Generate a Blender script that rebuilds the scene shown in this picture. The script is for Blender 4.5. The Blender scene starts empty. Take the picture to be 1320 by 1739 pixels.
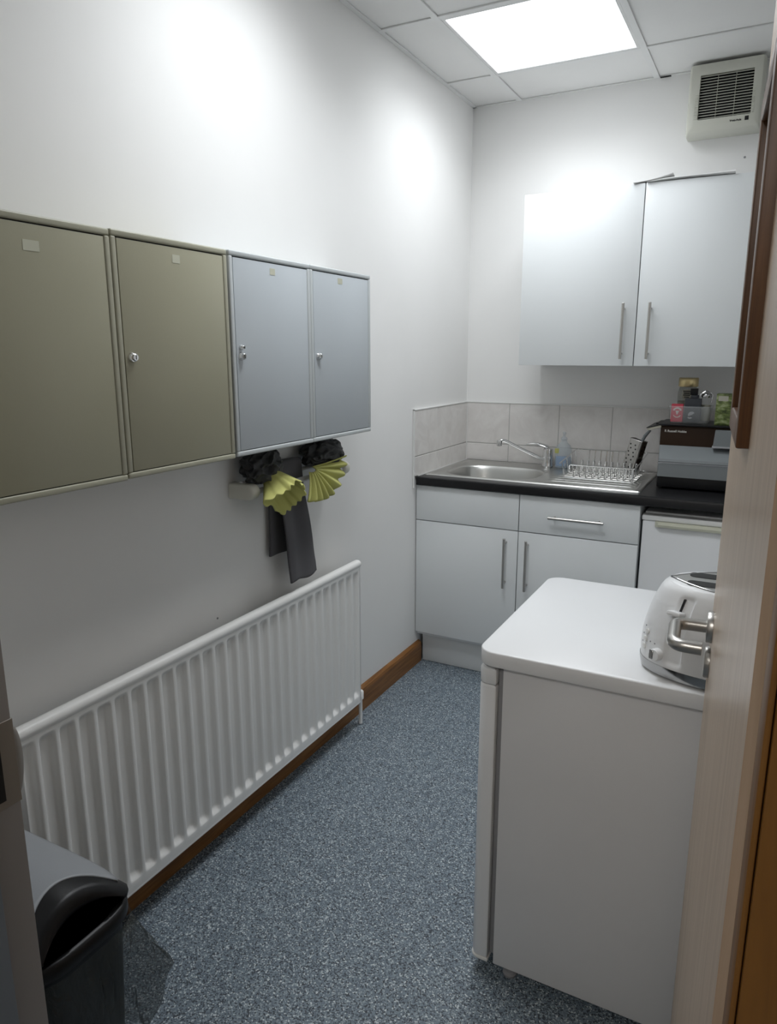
import bpy, bmesh, math, random
from mathutils import Vector, Matrix, noise
random.seed(4)
SC = bpy.context.scene
COL = SC.collection
PI = math.pi

# ------------------------------------------------------------------ materials
def mat(name, col, rough=0.5, metal=0.0, spec=0.5, coat=0.0, trans=0.0, alpha=1.0, ior=1.45):
    m = bpy.data.materials.new(name); m.use_nodes = True
    b = m.node_tree.nodes['Principled BSDF']
    b.inputs['Base Color'].default_value = (*col, 1)
    b.inputs['Roughness'].default_value = rough
    b.inputs['Metallic'].default_value = metal
    b.inputs['Specular IOR Level'].default_value = spec
    b.inputs['Coat Weight'].default_value = coat
    b.inputs['Transmission Weight'].default_value = trans
    b.inputs['Alpha'].default_value = alpha
    b.inputs['IOR'].default_value = ior
    return m
def nodes(m): return m.node_tree.nodes, m.node_tree.links, m.node_tree.nodes['Principled BSDF']
def coords(m, scale=(1, 1, 1)):
    n, l, b = nodes(m)
    t = n.new('ShaderNodeNewGeometry'); mp = n.new('ShaderNodeMapping')
    mp.inputs['Scale'].default_value = scale
    l.new(t.outputs['Position'], mp.inputs['Vector'])
    return mp.outputs['Vector']
def ramp(m, fac, stops, interp='LINEAR'):
    n, l, b = nodes(m)
    r = n.new('ShaderNodeValToRGB'); r.color_ramp.interpolation = interp
    e = r.color_ramp.elements
    while len(e) < len(stops): e.new(0.5)
    for k, (p, c) in enumerate(stops):
        e[k].position = p; e[k].color = (*c, 1)
    l.new(fac, r.inputs['Fac'])
    return r.outputs['Color']
def noise_tex(m, vec, scale, detail=3, rough=0.5, dist=0.0):
    n, l, b = nodes(m)
    t = n.new('ShaderNodeTexNoise')
    t.inputs['Scale'].default_value = scale; t.inputs['Detail'].default_value = detail
    t.inputs['Roughness'].default_value = rough; t.inputs['Distortion'].default_value = dist
    l.new(vec, t.inputs['Vector'])
    return t.outputs['Fac']
def bump(m, fac, strength, dist=0.001):
    n, l, b = nodes(m)
    k = n.new('ShaderNodeBump'); k.inputs['Strength'].default_value = strength; k.inputs['Distance'].default_value = dist
    l.new(fac, k.inputs['Height']); l.new(k.outputs['Normal'], b.inputs['Normal'])
def painted(name, c, rough=0.5, bs=0.15, scale=60, vary=0.03, spec=0.5, coat=0.0):
    m = mat(name, c, rough, spec=spec, coat=coat)
    v = coords(m)
    f = noise_tex(m, v, 3.0, 3)
    a = tuple(x * (1 - vary) for x in c); d = tuple(min(1, x * (1 + vary)) for x in c)
    m.node_tree.links.new(ramp(m, f, [(0.3, a), (0.7, d)]), m.node_tree.nodes['Principled BSDF'].inputs['Base Color'])
    bump(m, noise_tex(m, v, scale, 4), bs)
    return m
def wood(name, dark, light, rough=0.4, scale=(14, 14, 1.2), ns=3.0, coat=0.0, spec=0.5):
    m = mat(name, light, rough, coat=coat, spec=spec)
    v = coords(m, scale)
    f = noise_tex(m, v, ns, 6, 0.6, 0.6)
    mid = tuple((a + b) / 2 for a, b in zip(dark, light))
    m.node_tree.links.new(ramp(m, f, [(0.3, dark), (0.5, mid), (0.7, light)]), m.node_tree.nodes['Principled BSDF'].inputs['Base Color'])
    bump(m, f, 0.05)
    return m

M = {}
M['wall'] = painted('wall_paint', (0.86, 0.855, 0.84), 0.85, 0.10, 90, 0.012, spec=0.25)
M['ceil'] = painted('ceiling_tile', (0.82, 0.815, 0.80), 0.9, 0.3, 160, 0.02)
M['tbar'] = painted('ceiling_bar', (0.80, 0.80, 0.79), 0.5, 0.02, 50, 0.01)
M['shadow_gap'] = mat('dark_gap', (0.02, 0.02, 0.02), 0.8)
M['white_lam'] = painted('white_laminate', (0.80, 0.825, 0.83), 0.38, 0.05, 200, 0.01)
M['white_edge'] = painted('laminate_edge', (0.78, 0.80, 0.81), 0.4, 0.05, 200, 0.01)
M['appliance'] = painted('white_appliance', (0.84, 0.85, 0.86), 0.3, 0.10, 260, 0.012)
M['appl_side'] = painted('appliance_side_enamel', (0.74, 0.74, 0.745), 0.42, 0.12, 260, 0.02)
M['cream'] = painted('cream_plastic', (0.62, 0.62, 0.50), 0.4, 0.03, 100, 0.02)
M['olive'] = painted('olive_enamel', (0.36, 0.345, 0.25), 0.36, 0.10, 300, 0.03)
M['olive_f'] = painted('olive_frame_enamel', (0.40, 0.39, 0.30), 0.36, 0.10, 300, 0.03)
M['grey_en'] = painted('grey_enamel', (0.52, 0.56, 0.59), 0.34, 0.10, 300, 0.02)
M['grey_f'] = painted('grey_frame_enamel', (0.54, 0.57, 0.575), 0.36, 0.10, 300, 0.02)
M['steel'] = mat('brushed_steel', (0.62, 0.61, 0.59), 0.3, 1.0)
M['steel_sink'] = mat('sink_steel', (0.55, 0.55, 0.53), 0.33, 1.0)
bump(M['steel_sink'], noise_tex(M['steel_sink'], coords(M['steel_sink'], (8, 300, 300)), 3, 2), 0.08)
M['nickel'] = mat('brushed_nickel', (0.50, 0.485, 0.46), 0.32, 1.0)
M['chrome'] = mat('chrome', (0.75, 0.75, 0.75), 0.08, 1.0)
M['dchrome'] = mat('dark_chrome', (0.42, 0.42, 0.42), 0.18, 1.0)  # darker, slightly rougher chrome for toaster base, trim and small lid
M['black_top'] = painted('black_worktop', (0.009, 0.009, 0.010), 0.34, 0.10, 400, 0.1, spec=0.35)
M['black_pl'] = painted('black_plastic', (0.007, 0.007, 0.008), 0.36, 0.10, 400, 0.1, spec=0.35)
M['radiator'] = painted('radiator_enamel', (0.90, 0.895, 0.875), 0.32, 0.03, 60, 0.01)
M['skirt'] = wood('varnished_skirting', (0.15, 0.058, 0.013), (0.33, 0.15, 0.045), 0.38, (22, 1.6, 22))
M['door_wood'] = wood('pale_door_veneer', (0.40, 0.295, 0.205), (0.56, 0.44, 0.33), 0.32, (24, 24, 0.9), 3.0)
M['bead'] = wood('dark_bead_wood', (0.055, 0.022, 0.008), (0.16, 0.07, 0.025), 0.4, (40, 40, 1.2))
M['jamb_wood'] = wood('brown_jamb_wood', (0.12, 0.050, 0.008), (0.21, 0.092, 0.016), 0.5, (14, 14, 1.2))
M['jamb_grey'] = painted('left_jamb_grey', (0.30, 0.275, 0.26), 0.4, 0.05, 60, 0.05)  # grey tone used on the left jamb lining only
M['jamb_blue'] = painted('stop_blue_grey', (0.20, 0.22, 0.25), 0.4, 0.05, 60, 0.05)  # bluer grey tone used on the left door stop only
M['strike'] = mat('dull_strike_steel', (0.30, 0.27, 0.24), 0.5, 0.6)
M['towel'] = painted('grey_terry', (0.105, 0.102, 0.108), 0.95, 0.9, 700, 0.2)
M['dark_cloth'] = painted('charcoal_cloth', (0.032, 0.033, 0.034), 0.5, 0.25, 120, 0.2)
M['lime'] = painted('lime_cloth', (0.54, 0.54, 0.18), 0.85, 0.6, 350, 0.12)
M['sticker'] = painted('cream_sticker', (0.60, 0.60, 0.48), 0.6, 0.02, 50, 0.04)
M['rail_pl'] = painted('cream_rail_plastic', (0.70, 0.69, 0.61), 0.35, 0.02, 60, 0.02)
M['rail_bar'] = mat('white_bar', (0.72, 0.72, 0.74), 0.25)
M['bin_grey'] = painted('bin_grey_flap', (0.30, 0.315, 0.335), 0.4, 0.2, 500, 0.04)
M['bag'] = mat('bin_liner_film', (0.045, 0.052, 0.046), 0.18, alpha=0.42, spec=1.0)
bump(M['bag'], noise_tex(M['bag'], coords(M['bag'], (14, 14, 5)), 2.2, 3, 0.5, 2.5), 1.0, 0.02)
M['glass'] = mat('clear_glass', (0.95, 0.96, 0.96), 0.03, trans=1.0, ior=1.45)
M['clear'] = mat('clear_plastic', (0.80, 0.82, 0.82), 0.12, alpha=0.13)
M['bottle_pl'] = mat('bottle_plastic', (0.62, 0.70, 0.75), 0.15, alpha=0.33)
M['jar'] = mat('tinted_jar_glass', (0.30, 0.30, 0.25), 0.1, alpha=0.38)
M['blue_liq'] = mat('blue_washing_liquid', (0.50, 0.62, 0.78), 0.15, alpha=0.40)
M['label_b'] = mat('bottle_label', (0.36, 0.48, 0.66), 0.4, alpha=0.7)
M['brown_box'] = painted('brown_carton', (0.020, 0.009, 0.003), 0.55, 0.05, 80, 0.1, spec=0.25)
M['white_ink'] = mat('white_ink', (0.65, 0.63, 0.58), 0.6)
M['card'] = painted('card_inside', (0.42, 0.40, 0.33), 0.8, 0.1, 80, 0.05)
M['silver_pl'] = painted('silver_plastic', (0.165, 0.18, 0.185), 0.38, 0.02, 60, 0.03)
M['gold'] = mat('gold_lid', (0.62, 0.50, 0.27), 0.3, 1.0)
M['coffee'] = painted('coffee', (0.07, 0.05, 0.025), 0.6, 0.5, 500, 0.3)
M['red'] = painted('red_packet', (0.52, 0.045, 0.075), 0.5, 0.05, 60, 0.05)
M['navy'] = painted('dark_packet', (0.030, 0.034, 0.042), 0.5, 0.05, 60, 0.05)
M['paper'] = painted('paper', (0.74, 0.74, 0.73), 0.7, 0.05, 60, 0.02)
M['vent'] = painted('vent_plastic', (0.60, 0.60, 0.53), 0.42, 0.02, 60, 0.02)
M['ink'] = mat('black_ink', (0.01, 0.01, 0.01), 0.5)
M['plinth'] = painted('plinth_white', (0.74, 0.76, 0.76), 0.45, 0.03, 60, 0.02)
M['soft_grey'] = mat('grey_mark', (0.30, 0.30, 0.31), 0.5)
M['corr'] = painted('corridor_paint', (0.5, 0.49, 0.47), 0.8, 0.05, 60, 0.02)
# light diffuser
md = bpy.data.materials.new('lit_diffuser'); md.use_nodes = True
bs = md.node_tree.nodes['Principled BSDF']
bs.inputs['Base Color'].default_value = (0.8, 0.8, 0.8, 1)
bs.inputs['Emission Color'].default_value = (0.93, 0.965, 1.0, 1)
bs.inputs['Emission Strength'].default_value = 3.2
M['lit'] = md
# green tea carton
m = mat('green_carton', (0.2, 0.3, 0.08), 0.5)
f = noise_tex(m, coords(m, (30, 30, 60)), 1.2, 3)
m.node_tree.links.new(ramp(m, f, [(0.35, (0.035, 0.05, 0.012)), (0.5, (0.14, 0.18, 0.05)), (0.68, (0.34, 0.38, 0.21))]), m.node_tree.nodes['Principled BSDF'].inputs['Base Color'])
M['green_box'] = m
# marble-look tiles
m = mat('wall_tile', (0.55, 0.53, 0.5), 0.22, coat=0.2)
v = coords(m)
f = noise_tex(m, v, 9.0, 6, 0.6, 1.2)
m.node_tree.links.new(ramp(m, f, [(0.30, (0.70, 0.67, 0.645)), (0.55, (0.77, 0.745, 0.72)), (0.75, (0.82, 0.80, 0.775))]), m.node_tree.nodes['Principled BSDF'].inputs['Base Color'])
M['tile'] = m
M['grout'] = mat('grout', (0.42, 0.41, 0.39), 0.85)
M['tile_trim'] = mat('white_tile_trim', (0.78, 0.78, 0.76), 0.3)
# speckled vinyl floor
m = mat('speckled_vinyl', (0.1, 0.12, 0.15), 0.5, spec=0.35)
n_, l_, b_ = nodes(m)
v = coords(m)
vo = n_.new('ShaderNodeTexVoronoi'); vo.inputs['Scale'].default_value = 330
l_.new(v, vo.inputs['Vector'])
sep = n_.new('ShaderNodeSeparateColor'); l_.new(vo.outputs['Color'], sep.inputs['Color'])
c1 = ramp(m, sep.outputs['Red'], [(0.0, (0.055, 0.066, 0.080)), (0.22, (0.145, 0.182, 0.22)), (0.58, (0.195, 0.245, 0.285)), (0.80, (0.30, 0.35, 0.38)), (0.925, (0.55, 0.60, 0.62))], 'CONSTANT')
l_.new(c1, b_.inputs['Base Color'])
M['floor'] = m

# ------------------------------------------------------------------ mesh helpers
def link_mesh(name, bm, m, parent=None, smooth=False, angle=40):
    me = bpy.data.meshes.new(name)
    bmesh.ops.recalc_face_normals(bm, faces=bm.faces)
    bm.to_mesh(me); bm.free()
    me.materials.append(M[m] if isinstance(m, str) else m)
    if smooth:
        for p in me.polygons: p.use_smooth = True
        me.set_sharp_from_angle(angle=math.radians(angle))
    o = bpy.data.objects.new(name, me); COL.objects.link(o)
    if parent is not None:
        o.parent = parent
        if parent.type == 'EMPTY': o.matrix_parent_inverse = parent.matrix_basis.inverted()
    return o
def thing(name, label, cat, loc=(0, 0, 0), group=None):
    o = bpy.data.objects.new(name, None); COL.objects.link(o)
    o.location = loc; o.empty_display_size = 0.05
    o['label'] = label; o['category'] = cat
    if group: o['group'] = group
    return o
def tag(o, label, cat, group=None):
    o['label'] = label; o['category'] = cat
    if group: o['group'] = group
    return o
def struct(o): o['kind'] = 'structure'; return o
def empty_struct(name, loc):
    o = bpy.data.objects.new(name, None); COL.objects.link(o); o.location = loc; o.empty_display_size = 0.05
    o['kind'] = 'structure'; return o
def box(bm, x0, x1, y0, y1, z0, z1, bev=0.0, seg=2, mtx=None):
    vs = [bm.verts.new((x, y, z)) for x in (x0, x1) for y in (y0, y1) for z in (z0, z1)]
    q = [(0, 1, 3, 2), (4, 6, 7, 5), (0, 4, 5, 1), (2, 3, 7, 6), (0, 2, 6, 4), (1, 5, 7, 3)]
    fs = [bm.faces.new([vs[i] for i in f]) for f in q]
    if bev > 0:
        es = list({e for f in fs for e in f.edges})
        r = bmesh.ops.bevel(bm, geom=es, offset=bev, segments=seg, affect='EDGES', profile=0.5)
        vs = list({v for v in r['verts']} | {v for v in vs if v.is_valid})
    if mtx is not None:
        bmesh.ops.transform(bm, matrix=mtx, verts=[v for v in vs if v.is_valid])
    return vs
def bx(name, m, parent, x0, x1, y0, y1, z0, z1, bev=0.0, seg=2, mtx=None):
    bm = bmesh.new(); box(bm, x0, x1, y0, y1, z0, z1, bev, seg, mtx)
    return link_mesh(name, bm, m, parent, smooth=bev > 0)
def tube(bm, pts, r, n=12, cap=True, closed=False):
    pts = [Vector(p) for p in pts]; N = len(pts)
    rings = []; prev = None
    for i, p in enumerate(pts):
        if closed: t = (pts[(i + 1) % N] - pts[i - 1]).normalized()
        elif i == 0: t = (pts[1] - p).normalized()
        elif i == N - 1: t = (p - pts[-2]).normalized()
        else: t = ((pts[i + 1] - p).normalized() + (p - pts[i - 1]).normalized()).normalized()
        if prev is None:
            a = Vector((0, 0, 1)) if abs(t.z) < 0.9 else Vector((1, 0, 0))
            u = t.cross(a).normalized()
        else:
            u = (prev - t * prev.dot(t)).normalized()
        prev = u; w = t.cross(u)
        rr = r[i] if isinstance(r, (list, tuple)) else r
        rings.append([bm.verts.new(p + (u * math.cos(2 * PI * k / n) + w * math.sin(2 * PI * k / n)) * rr) for k in range(n)])
    m = N if closed else N - 1
    for i in range(m):
        A, B = rings[i], rings[(i + 1) % N]
        for k in range(n): bm.faces.new((A[k], A[(k + 1) % n], B[(k + 1) % n], B[k]))
    if cap and not closed:
        bm.faces.new(rings[0][::-1]); bm.faces.new(rings[-1])
def arc_path(pts, rad, seg=6):
    """round the corners of a polyline"""
    pts = [Vector(p) for p in pts]; out = [pts[0]]
    for i in range(1, len(pts) - 1):
        a, b, c = pts[i - 1], pts[i], pts[i + 1]
        d1 = (a - b).normalized(); d2 = (c - b).normalized()
        p0 = b + d1 * rad; p2 = b + d2 * rad
        for k in range(seg + 1):
            t = k / seg
            out.append(p0 * (1 - t) ** 2 + b * 2 * t * (1 - t) + p2 * t * t)
    out.append(pts[-1]); return out
def lathe(bm, prof, c=(0, 0, 0), n=32, mtx=None, sx=1.0, sy=1.0):
    rings = []
    new = []
    for (r, z) in prof:
        ring = [bm.verts.new((c[0] + sx * r * math.cos(2 * PI * k / n), c[1] + sy * r * math.sin(2 * PI * k / n), c[2] + z)) for k in range(n)]
        rings.append(ring); new += ring
    for A, B in zip(rings[:-1], rings[1:]):
        for k in range(n): bm.faces.new((A[k], A[(k + 1) % n], B[(k + 1) % n], B[k]))
    if prof[0][0] > 1e-5: bm.faces.new(rings[0][::-1])
    if prof[-1][0] > 1e-5: bm.faces.new(rings[-1])
    if mtx is not None: bmesh.ops.transform(bm, matrix=mtx, verts=new)
    bmesh.ops.remove_doubles(bm, verts=new, dist=1e-6)
def loft(bm, rings, cap0=True, cap1=True, closed=True):
    R = [[bm.verts.new(p) for p in r] for r in rings]
    for A, B in zip(R[:-1], R[1:]):
        n = len(A)
        for k in range(n if closed else n - 1): bm.faces.new((A[k], A[(k + 1) % n], B[(k + 1) % n], B[k]))
    if cap0: bm.faces.new(R[0][::-1])
    if cap1: bm.faces.new(R[-1])
    return R
def rrect(x0, x1, y0, y1, r, seg=6, rs=None):
    rs = rs or (r, r, r, r)
    out = []
    for (cx, cy, a0, rr) in ((x1, y1, 0, rs[0]), (x0, y1, 90, rs[1]), (x0, y0, 180, rs[2]), (x1, y0, 270, rs[3])):
        sx = -1 if cx == x1 else 1; sy = -1 if cy == y1 else 1
        for k in range(seg + 1):
            a = math.radians(a0 + 90 * k / seg)
            out.append((cx + sx * rr + rr * math.cos(a), cy + sy * rr + rr * math.sin(a)))
    return out
def slab(bm, outline, z0, z1, edge=0.003):
    """outline extruded with softened top and bottom edges"""
    cx = sum(p[0] for p in outline) / len(outline); cy = sum(p[1] for p in outline) / len(outline)
    def inset(d):
        res = []
        n = len(outline)
        for i in range(n):
            p = Vector(outline[i]); a = Vector(outline[i - 1]); b = Vector(outline[(i + 1) % n])
            t = (b - a)
            if t.length < 1e-9: t = Vector((1, 0))
            nn = Vector((t.y, -t.x)).normalized()
            res.append(p - nn * d)
        return res
    e = edge; rings = []
    for d, z in ((e, z0), (e * .3, z0 + e * .3), (0, z0 + e), (0, z1 - e), (e * .3, z1 - e * .3), (e, z1)):
        rings.append([(q[0], q[1], z) for q in inset(d)])
    loft(bm, rings)
def sheet(bm, f, nu, nv):
    V = [[bm.verts.new(f(i / nu, j / nv)) for j in range(nv + 1)] for i in range(nu + 1)]
    for i in range(nu):
        for j in range(nv): bm.faces.new((V[i][j], V[i + 1][j], V[i + 1][j + 1], V[i][j + 1]))
def solidify(o, t, offset=0):
    k = o.modifiers.new('thickness', 'SOLIDIFY'); k.thickness = t; k.offset = offset; return o
def text_mesh(name, s, size, m, parent, origin, xdir, ydir, ext=0.0003, spacing=1.0, bold=0.0):
    cu = bpy.data.curves.new(name, 'FONT'); cu.body = s; cu.size = size; cu.extrude = ext; cu.space_character = spacing; cu.offset = bold
    t = bpy.data.objects.new(name, cu); COL.objects.link(t)
    dg = bpy.context.evaluated_depsgraph_get()
    me = bpy.data.meshes.new_from_object(t.evaluated_get(dg))
    bpy.data.objects.remove(t)
    X = Vector(xdir).normalized(); Y = Vector(ydir).normalized(); Z = X.cross(Y)
    mt = Matrix((X, Y, Z)).transposed().to_4x4(); mt.translation = Vector(origin)
    me.transform(mt); me.materials.clear(); me.materials.append(M[m])
    o = bpy.data.objects.new(name, me); COL.objects.link(o)
    if parent is not None:
        o.parent = parent
        if parent.type == 'EMPTY': o.matrix_parent_inverse = parent.matrix_basis.inverted()
    return o
def copy_tree(o, parent=None):
    c = o.copy(); COL.objects.link(c)
    if parent is not None: c.parent = parent
    for ch in list(o.children): copy_tree(ch, c)
    return c

# ------------------------------------------------------------------ room
H = 2.5885; W = 1.72; YF = -3.0; WT = 0.13
bm = bmesh.new(); box(bm, -0.15, W + 0.15, -5.0, 0.15, -0.1, 0.0); struct(link_mesh('floor', bm, 'floor'))
bm = bmesh.new(); box(bm, -0.15, 0.0, YF - WT, 0.15, 0, H + .1); struct(link_mesh('wall_left', bm, 'wall'))
bm = bmesh.new(); box(bm, 0.0, W, 0.0, 0.15, 0, H + .1); struct(link_mesh('wall_back', bm, 'wall'))
bm = bmesh.new(); box(bm, W, W + 0.15, YF - WT, 0.15, 0, H + .1); struct(link_mesh('wall_right', bm, 'wall'))
bm = bmesh.new()
box(bm, 0.0, 0.555, YF - WT, YF, 0, H + .1)
box(bm, 1.445, W, YF - WT, YF, 0, H + .1)
box(bm, 0.555, 1.445, YF - WT, YF, 2.08, H + .1)
struct(link_mesh('wall_front', bm, 'wall'))
# corridor where the photographer stands
bm = bmesh.new()
box(bm, -0.15, W + 0.15, -5.15, -5.0, 0, H + .1)
box(bm, -0.30, -0.15, -5.15, YF - WT, 0, H + .1)
box(bm, W + .15, W + .30, -5.15, YF - WT, 0, H + .1)
struct(link_mesh('wall_corridor', bm, 'corr'))

# ceiling: tiles resting in a bar grid
GX = (0.228, 0.828, 1.428); GY = (-0.343, -0.943, -1.543, -2.143, -2.743)
LIT = {(0, 0), (0, 2)}   # (column, row) of the light panels
bm = bmesh.new()
xs = [0.0] + list(GX) + [W]; ys = [0.0] + list(GY) + [YF]
lights = []
LAMP = (5.4, 6.4)
for i in range(len(xs) - 1):
    for j in range(len(ys) - 1):
        x0, x1, y1, y0 = xs[i], xs[i + 1], ys[j], ys[j + 1]
        if i == 1 and j in (1, 3):
            lights.append((x0, x1, y0, y1)); continue
        g = 0.0095
        box(bm, x0 + (g if i else 0.001), x1 - (g if i < len(xs) - 2 else 0.001), y0 + g, y1 - (g if j else 0.001), H + 0.004, H + 0.016, 0.002, 1)
box(bm, 0, W, YF, 0, H + 0.06, H + 0.09)
box(bm, -0.15, W + 0.15, -5.0, YF - WT, H, H + 0.08)
ceil = struct(link_mesh('ceiling', bm, 'ceil'))
bm = bmesh.new()
for x in GX: box(bm, x - 0.012, x + 0.012, YF, 0, H - 0.002, H + 0.003, 0.0008, 1); box(bm, x - .001, x + .001, YF, 0, H, H + .03)
for y in GY: box(bm, 0, W, y - 0.012, y + 0.012, H - 0.0015, H + 0.0035, 0.0008, 1); box(bm, 0, W, y - .001, y + .001, H, H + .03)
box(bm, 0, 0.018, YF, 0, H - 0.001, H + 0.003); box(bm, 0, W, -0.010, 0, H - 0.001, H + 0.003)
box(bm, W - .018, W, YF, 0, H - 0.001, H + 0.003); box(bm, 0, W, YF, YF + 0.018, H - 0.001, H + 0.003)
grid = link_mesh('ceiling_grid', bm, 'tbar', ceil)
# the dark chip where a bar end meets the back wall
bx('edge_gap', 'shadow_gap', ceil, 0.842, 0.885, -0.012, -0.0005, H - 0.0035, H - 0.0012)
for k, (x0, x1, y0, y1) in enumerate(lights):
    if k == 0: lab = 'square white ceiling light panel, shining above the kitchen units near the back wall'
    else: lab = 'square white ceiling light panel over the middle of the room, nearer the doorway'
    t = thing('ceiling_light', lab, 'light', ((x0 + x1) / 2, (y0 + y1) / 2, H + .02), 'ceiling light panels')
    bm = bmesh.new()
    a, b, c, d = x0 + .012, x1 - .012, y0 + .012, y1 - .012
    for q in ((a, b, c, c + .012), (a, b, d - .012, d), (a, a + .012, c + .012, d - .012), (b - .012, b, c + .012, d - .012)):
        box(bm, q[0], q[1], q[2], q[3], H - 0.001, H + 0.02, .001, 1)
    link_mesh('light_frame', bm, 'tbar', t)
    bx('diffuser', 'lit', t, a + .012, b - .012, c + .012, d - .012, H + 0.003, H + 0.008)
    ld = bpy.data.lights.new('panel_glow', 'AREA'); ld.shape = 'SQUARE'; ld.size = .54; ld.energy = LAMP[k]; ld.color = (0.93, 0.965, 1.0); ld.spread = math.radians(140)
    lo = bpy.data.objects.new('panel_glow', ld); COL.objects.link(lo); lo.location = ((x0 + x1) / 2, (y0 + y1) / 2, H + .001); lo.parent = t; lo.matrix_parent_inverse = t.matrix_basis.inverted()

# skirting
bm = bmesh.new()
prof = [(0, 0), (0.018, 0), (0.018, 0.085), (0.015, 0.096), (0.008, 0.103), (0.0, 0.105)]
loft(bm, [[(x, YF, z) for x, z in prof], [(x, -0.56, z) for x, z in prof]])
struct(link_mesh('baseboard_left', bm, 'skirt'))

# ------------------------------------------------------------------ tiled splashback
t = thing('tiled_splashback', 'low splashback of marbled grey tiles around the sink corner', 'splashback', (0.5, -0.004, 0.91))
bm = bmesh.new()
bm2 = bmesh.new()
zj = [(0.912, 0.998), (1.002, 1.205)]
xj = [0.008, 0.235, 0.487, 0.739, 0.991, 1.243, 1.495, W - .001]
for a, b in zip(xj[:-1], xj[1:]):
    for z0, z1 in zj: box(bm, a + .0012, b - .0012, -0.0075, -0.001, z0, z1, .0012, 1)
yj = [-0.008, -0.383, -0.630]
for a, b in zip(yj[:-1], yj[1:]):
    for z0, z1 in zj: box(bm, 0.001, 0.0075, b + .0012, a - .0012, z0, z1, .0012, 1)
link_mesh('tile_face', bm, 'tile', t)
box(bm2, 0.0, W - .001, -0.0062, -0.0002, 0.9105, 1.2055); box(bm2, 0.0002, 0.0062, -0.631, -0.006, 0.9105, 1.2055)
link_mesh('grout', bm2, 'grout', t)
bm = bmesh.new()
box(bm, 0.0, W - .001, -0.0095, -0.0005, 1.205, 1.212, .0015, 2); box(bm, 0.0005, 0.0095, -0.638, -0.005, 1.205, 1.212, .0015, 2)
box(bm, 0.0005, 0.0095, -0.638, -0.630, 0.86, 1.212, .0015, 2)
box(bm, 0.0065, 0.0100, -0.0100, -0.0065, 0.912, 1.207)
link_mesh('edge_trim', bm, 'tile_trim', t)

# ------------------------------------------------------------------ base units
def bar_handle(name, parent, p0, p1, out, m='nickel', r=0.006, inset=0.022):
    p0 = Vector(p0); p1 = Vector(p1); out = Vector(out); d = (p1 - p0).normalized()
    bm = bmesh.new(); tube(bm, [p0 + out, p0 + out + d * .001, p1 + out - d * .001, p1 + out], [r * .85, r, r, r * .85], 14)
    for q in (p0 + d * inset, p1 - d * inset): tube(bm, [q, q + out], r * 0.75, 12)
    return link_mesh(name, bm, m, parent, True)
FY = -0.600
ZB = 0.8715
def base_unit(x0, x1, label, drawer):
    t = thing('base_cabinet', label, 'kitchen cabinet', (x0, -0.3, 0.14), 'base cabinets under the worktop')
    bm = bmesh.new()
    box(bm, x0 + .001, x0 + .017, FY + .02, -0.02, .145, ZB); box(bm, x1 - .017, x1 - .001, FY + .02, -0.02, .145, ZB)
    box(bm, x0 + .017, x1 - .017, FY + .02, -0.02, .145, .163); box(bm, x0 + .017, x1 - .017, -0.03, -0.02, .163, ZB)
    box(bm, x0 + .017, x1 - .017, FY + .02, FY + .036, .68, .73)
    link_mesh('carcass', bm, 'white_edge', t)
    d = bx('door', 'white_lam', t, x0 + .0018, x1 - .0018, FY, FY + .018, .1625, .7055, .0012)
    f = bx('drawer_front', 'white_lam', t, x0 + .0018, x1 - .0018, FY, FY + .018, .7095, ZB - .003, .0012)
    return t, d, f
t, d, f = base_unit(0.002, 0.489, 'white base cabinet below the sink bowl, with a plain handleless top panel', False)
bar_handle('handle', d, (0.437, FY, .452), (0.437, FY, .676), (0, -.032, 0))
t, d, f = base_unit(0.489, 0.982, 'white base cabinet with a bar-handled drawer, right of the sink bowl', True)
bar_handle('handle', d, (0.534, FY, .452), (0.534, FY, .676), (0, -.032, 0))
bar_handle('handle', f, (0.622, FY, .786), (0.848, FY, .786), (0, -.032, 0))
pl = bx('plinth', 'plinth', None, 0.020, 0.982, -0.552, -0.537, 0.002, 0.142, .001)
tag(pl, 'white plinth board under the base cabinets, meeting the blue floor', 'plinth')

# worktop with a cut-out for the sink
WX1 = W - .002
t = thing('worktop', 'black laminate worktop running along the back wall', 'worktop', (0.8, -0.3, 0.87))
bm = bmesh.new()
# front rolled edge profile pieces
HX0, HX1, HY0, HY1 = 0.036, 0.955, -0.535, -0.050
def wt(x0, x1, y0, y1): box(bm, x0, x1, y0, y1, .8725, .910)
wt(.011, HX0, -.600, -.008); wt(HX1, WX1, -.600, -.008); wt(HX0, HX1, -.600, HY0); wt(HX0, HX1, HY1, -.008)
prof = [(-.600, .8725), (-.617, .8725), (-.620, .8755), (-.620, .9015), (-.6175, .9075), (-.612, .910), (-.600, .910)]
loft(bm, [[(.011, y, z) for y, z in prof], [(WX1, y, z) for y, z in prof]])
link_mesh('worktop_slab', bm, 'black_top', t, True, 30)
bx('sealant_bead', 'tile_trim', t, 0.0095, 0.014, -.60, -.01, .9095, .9135)

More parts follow.
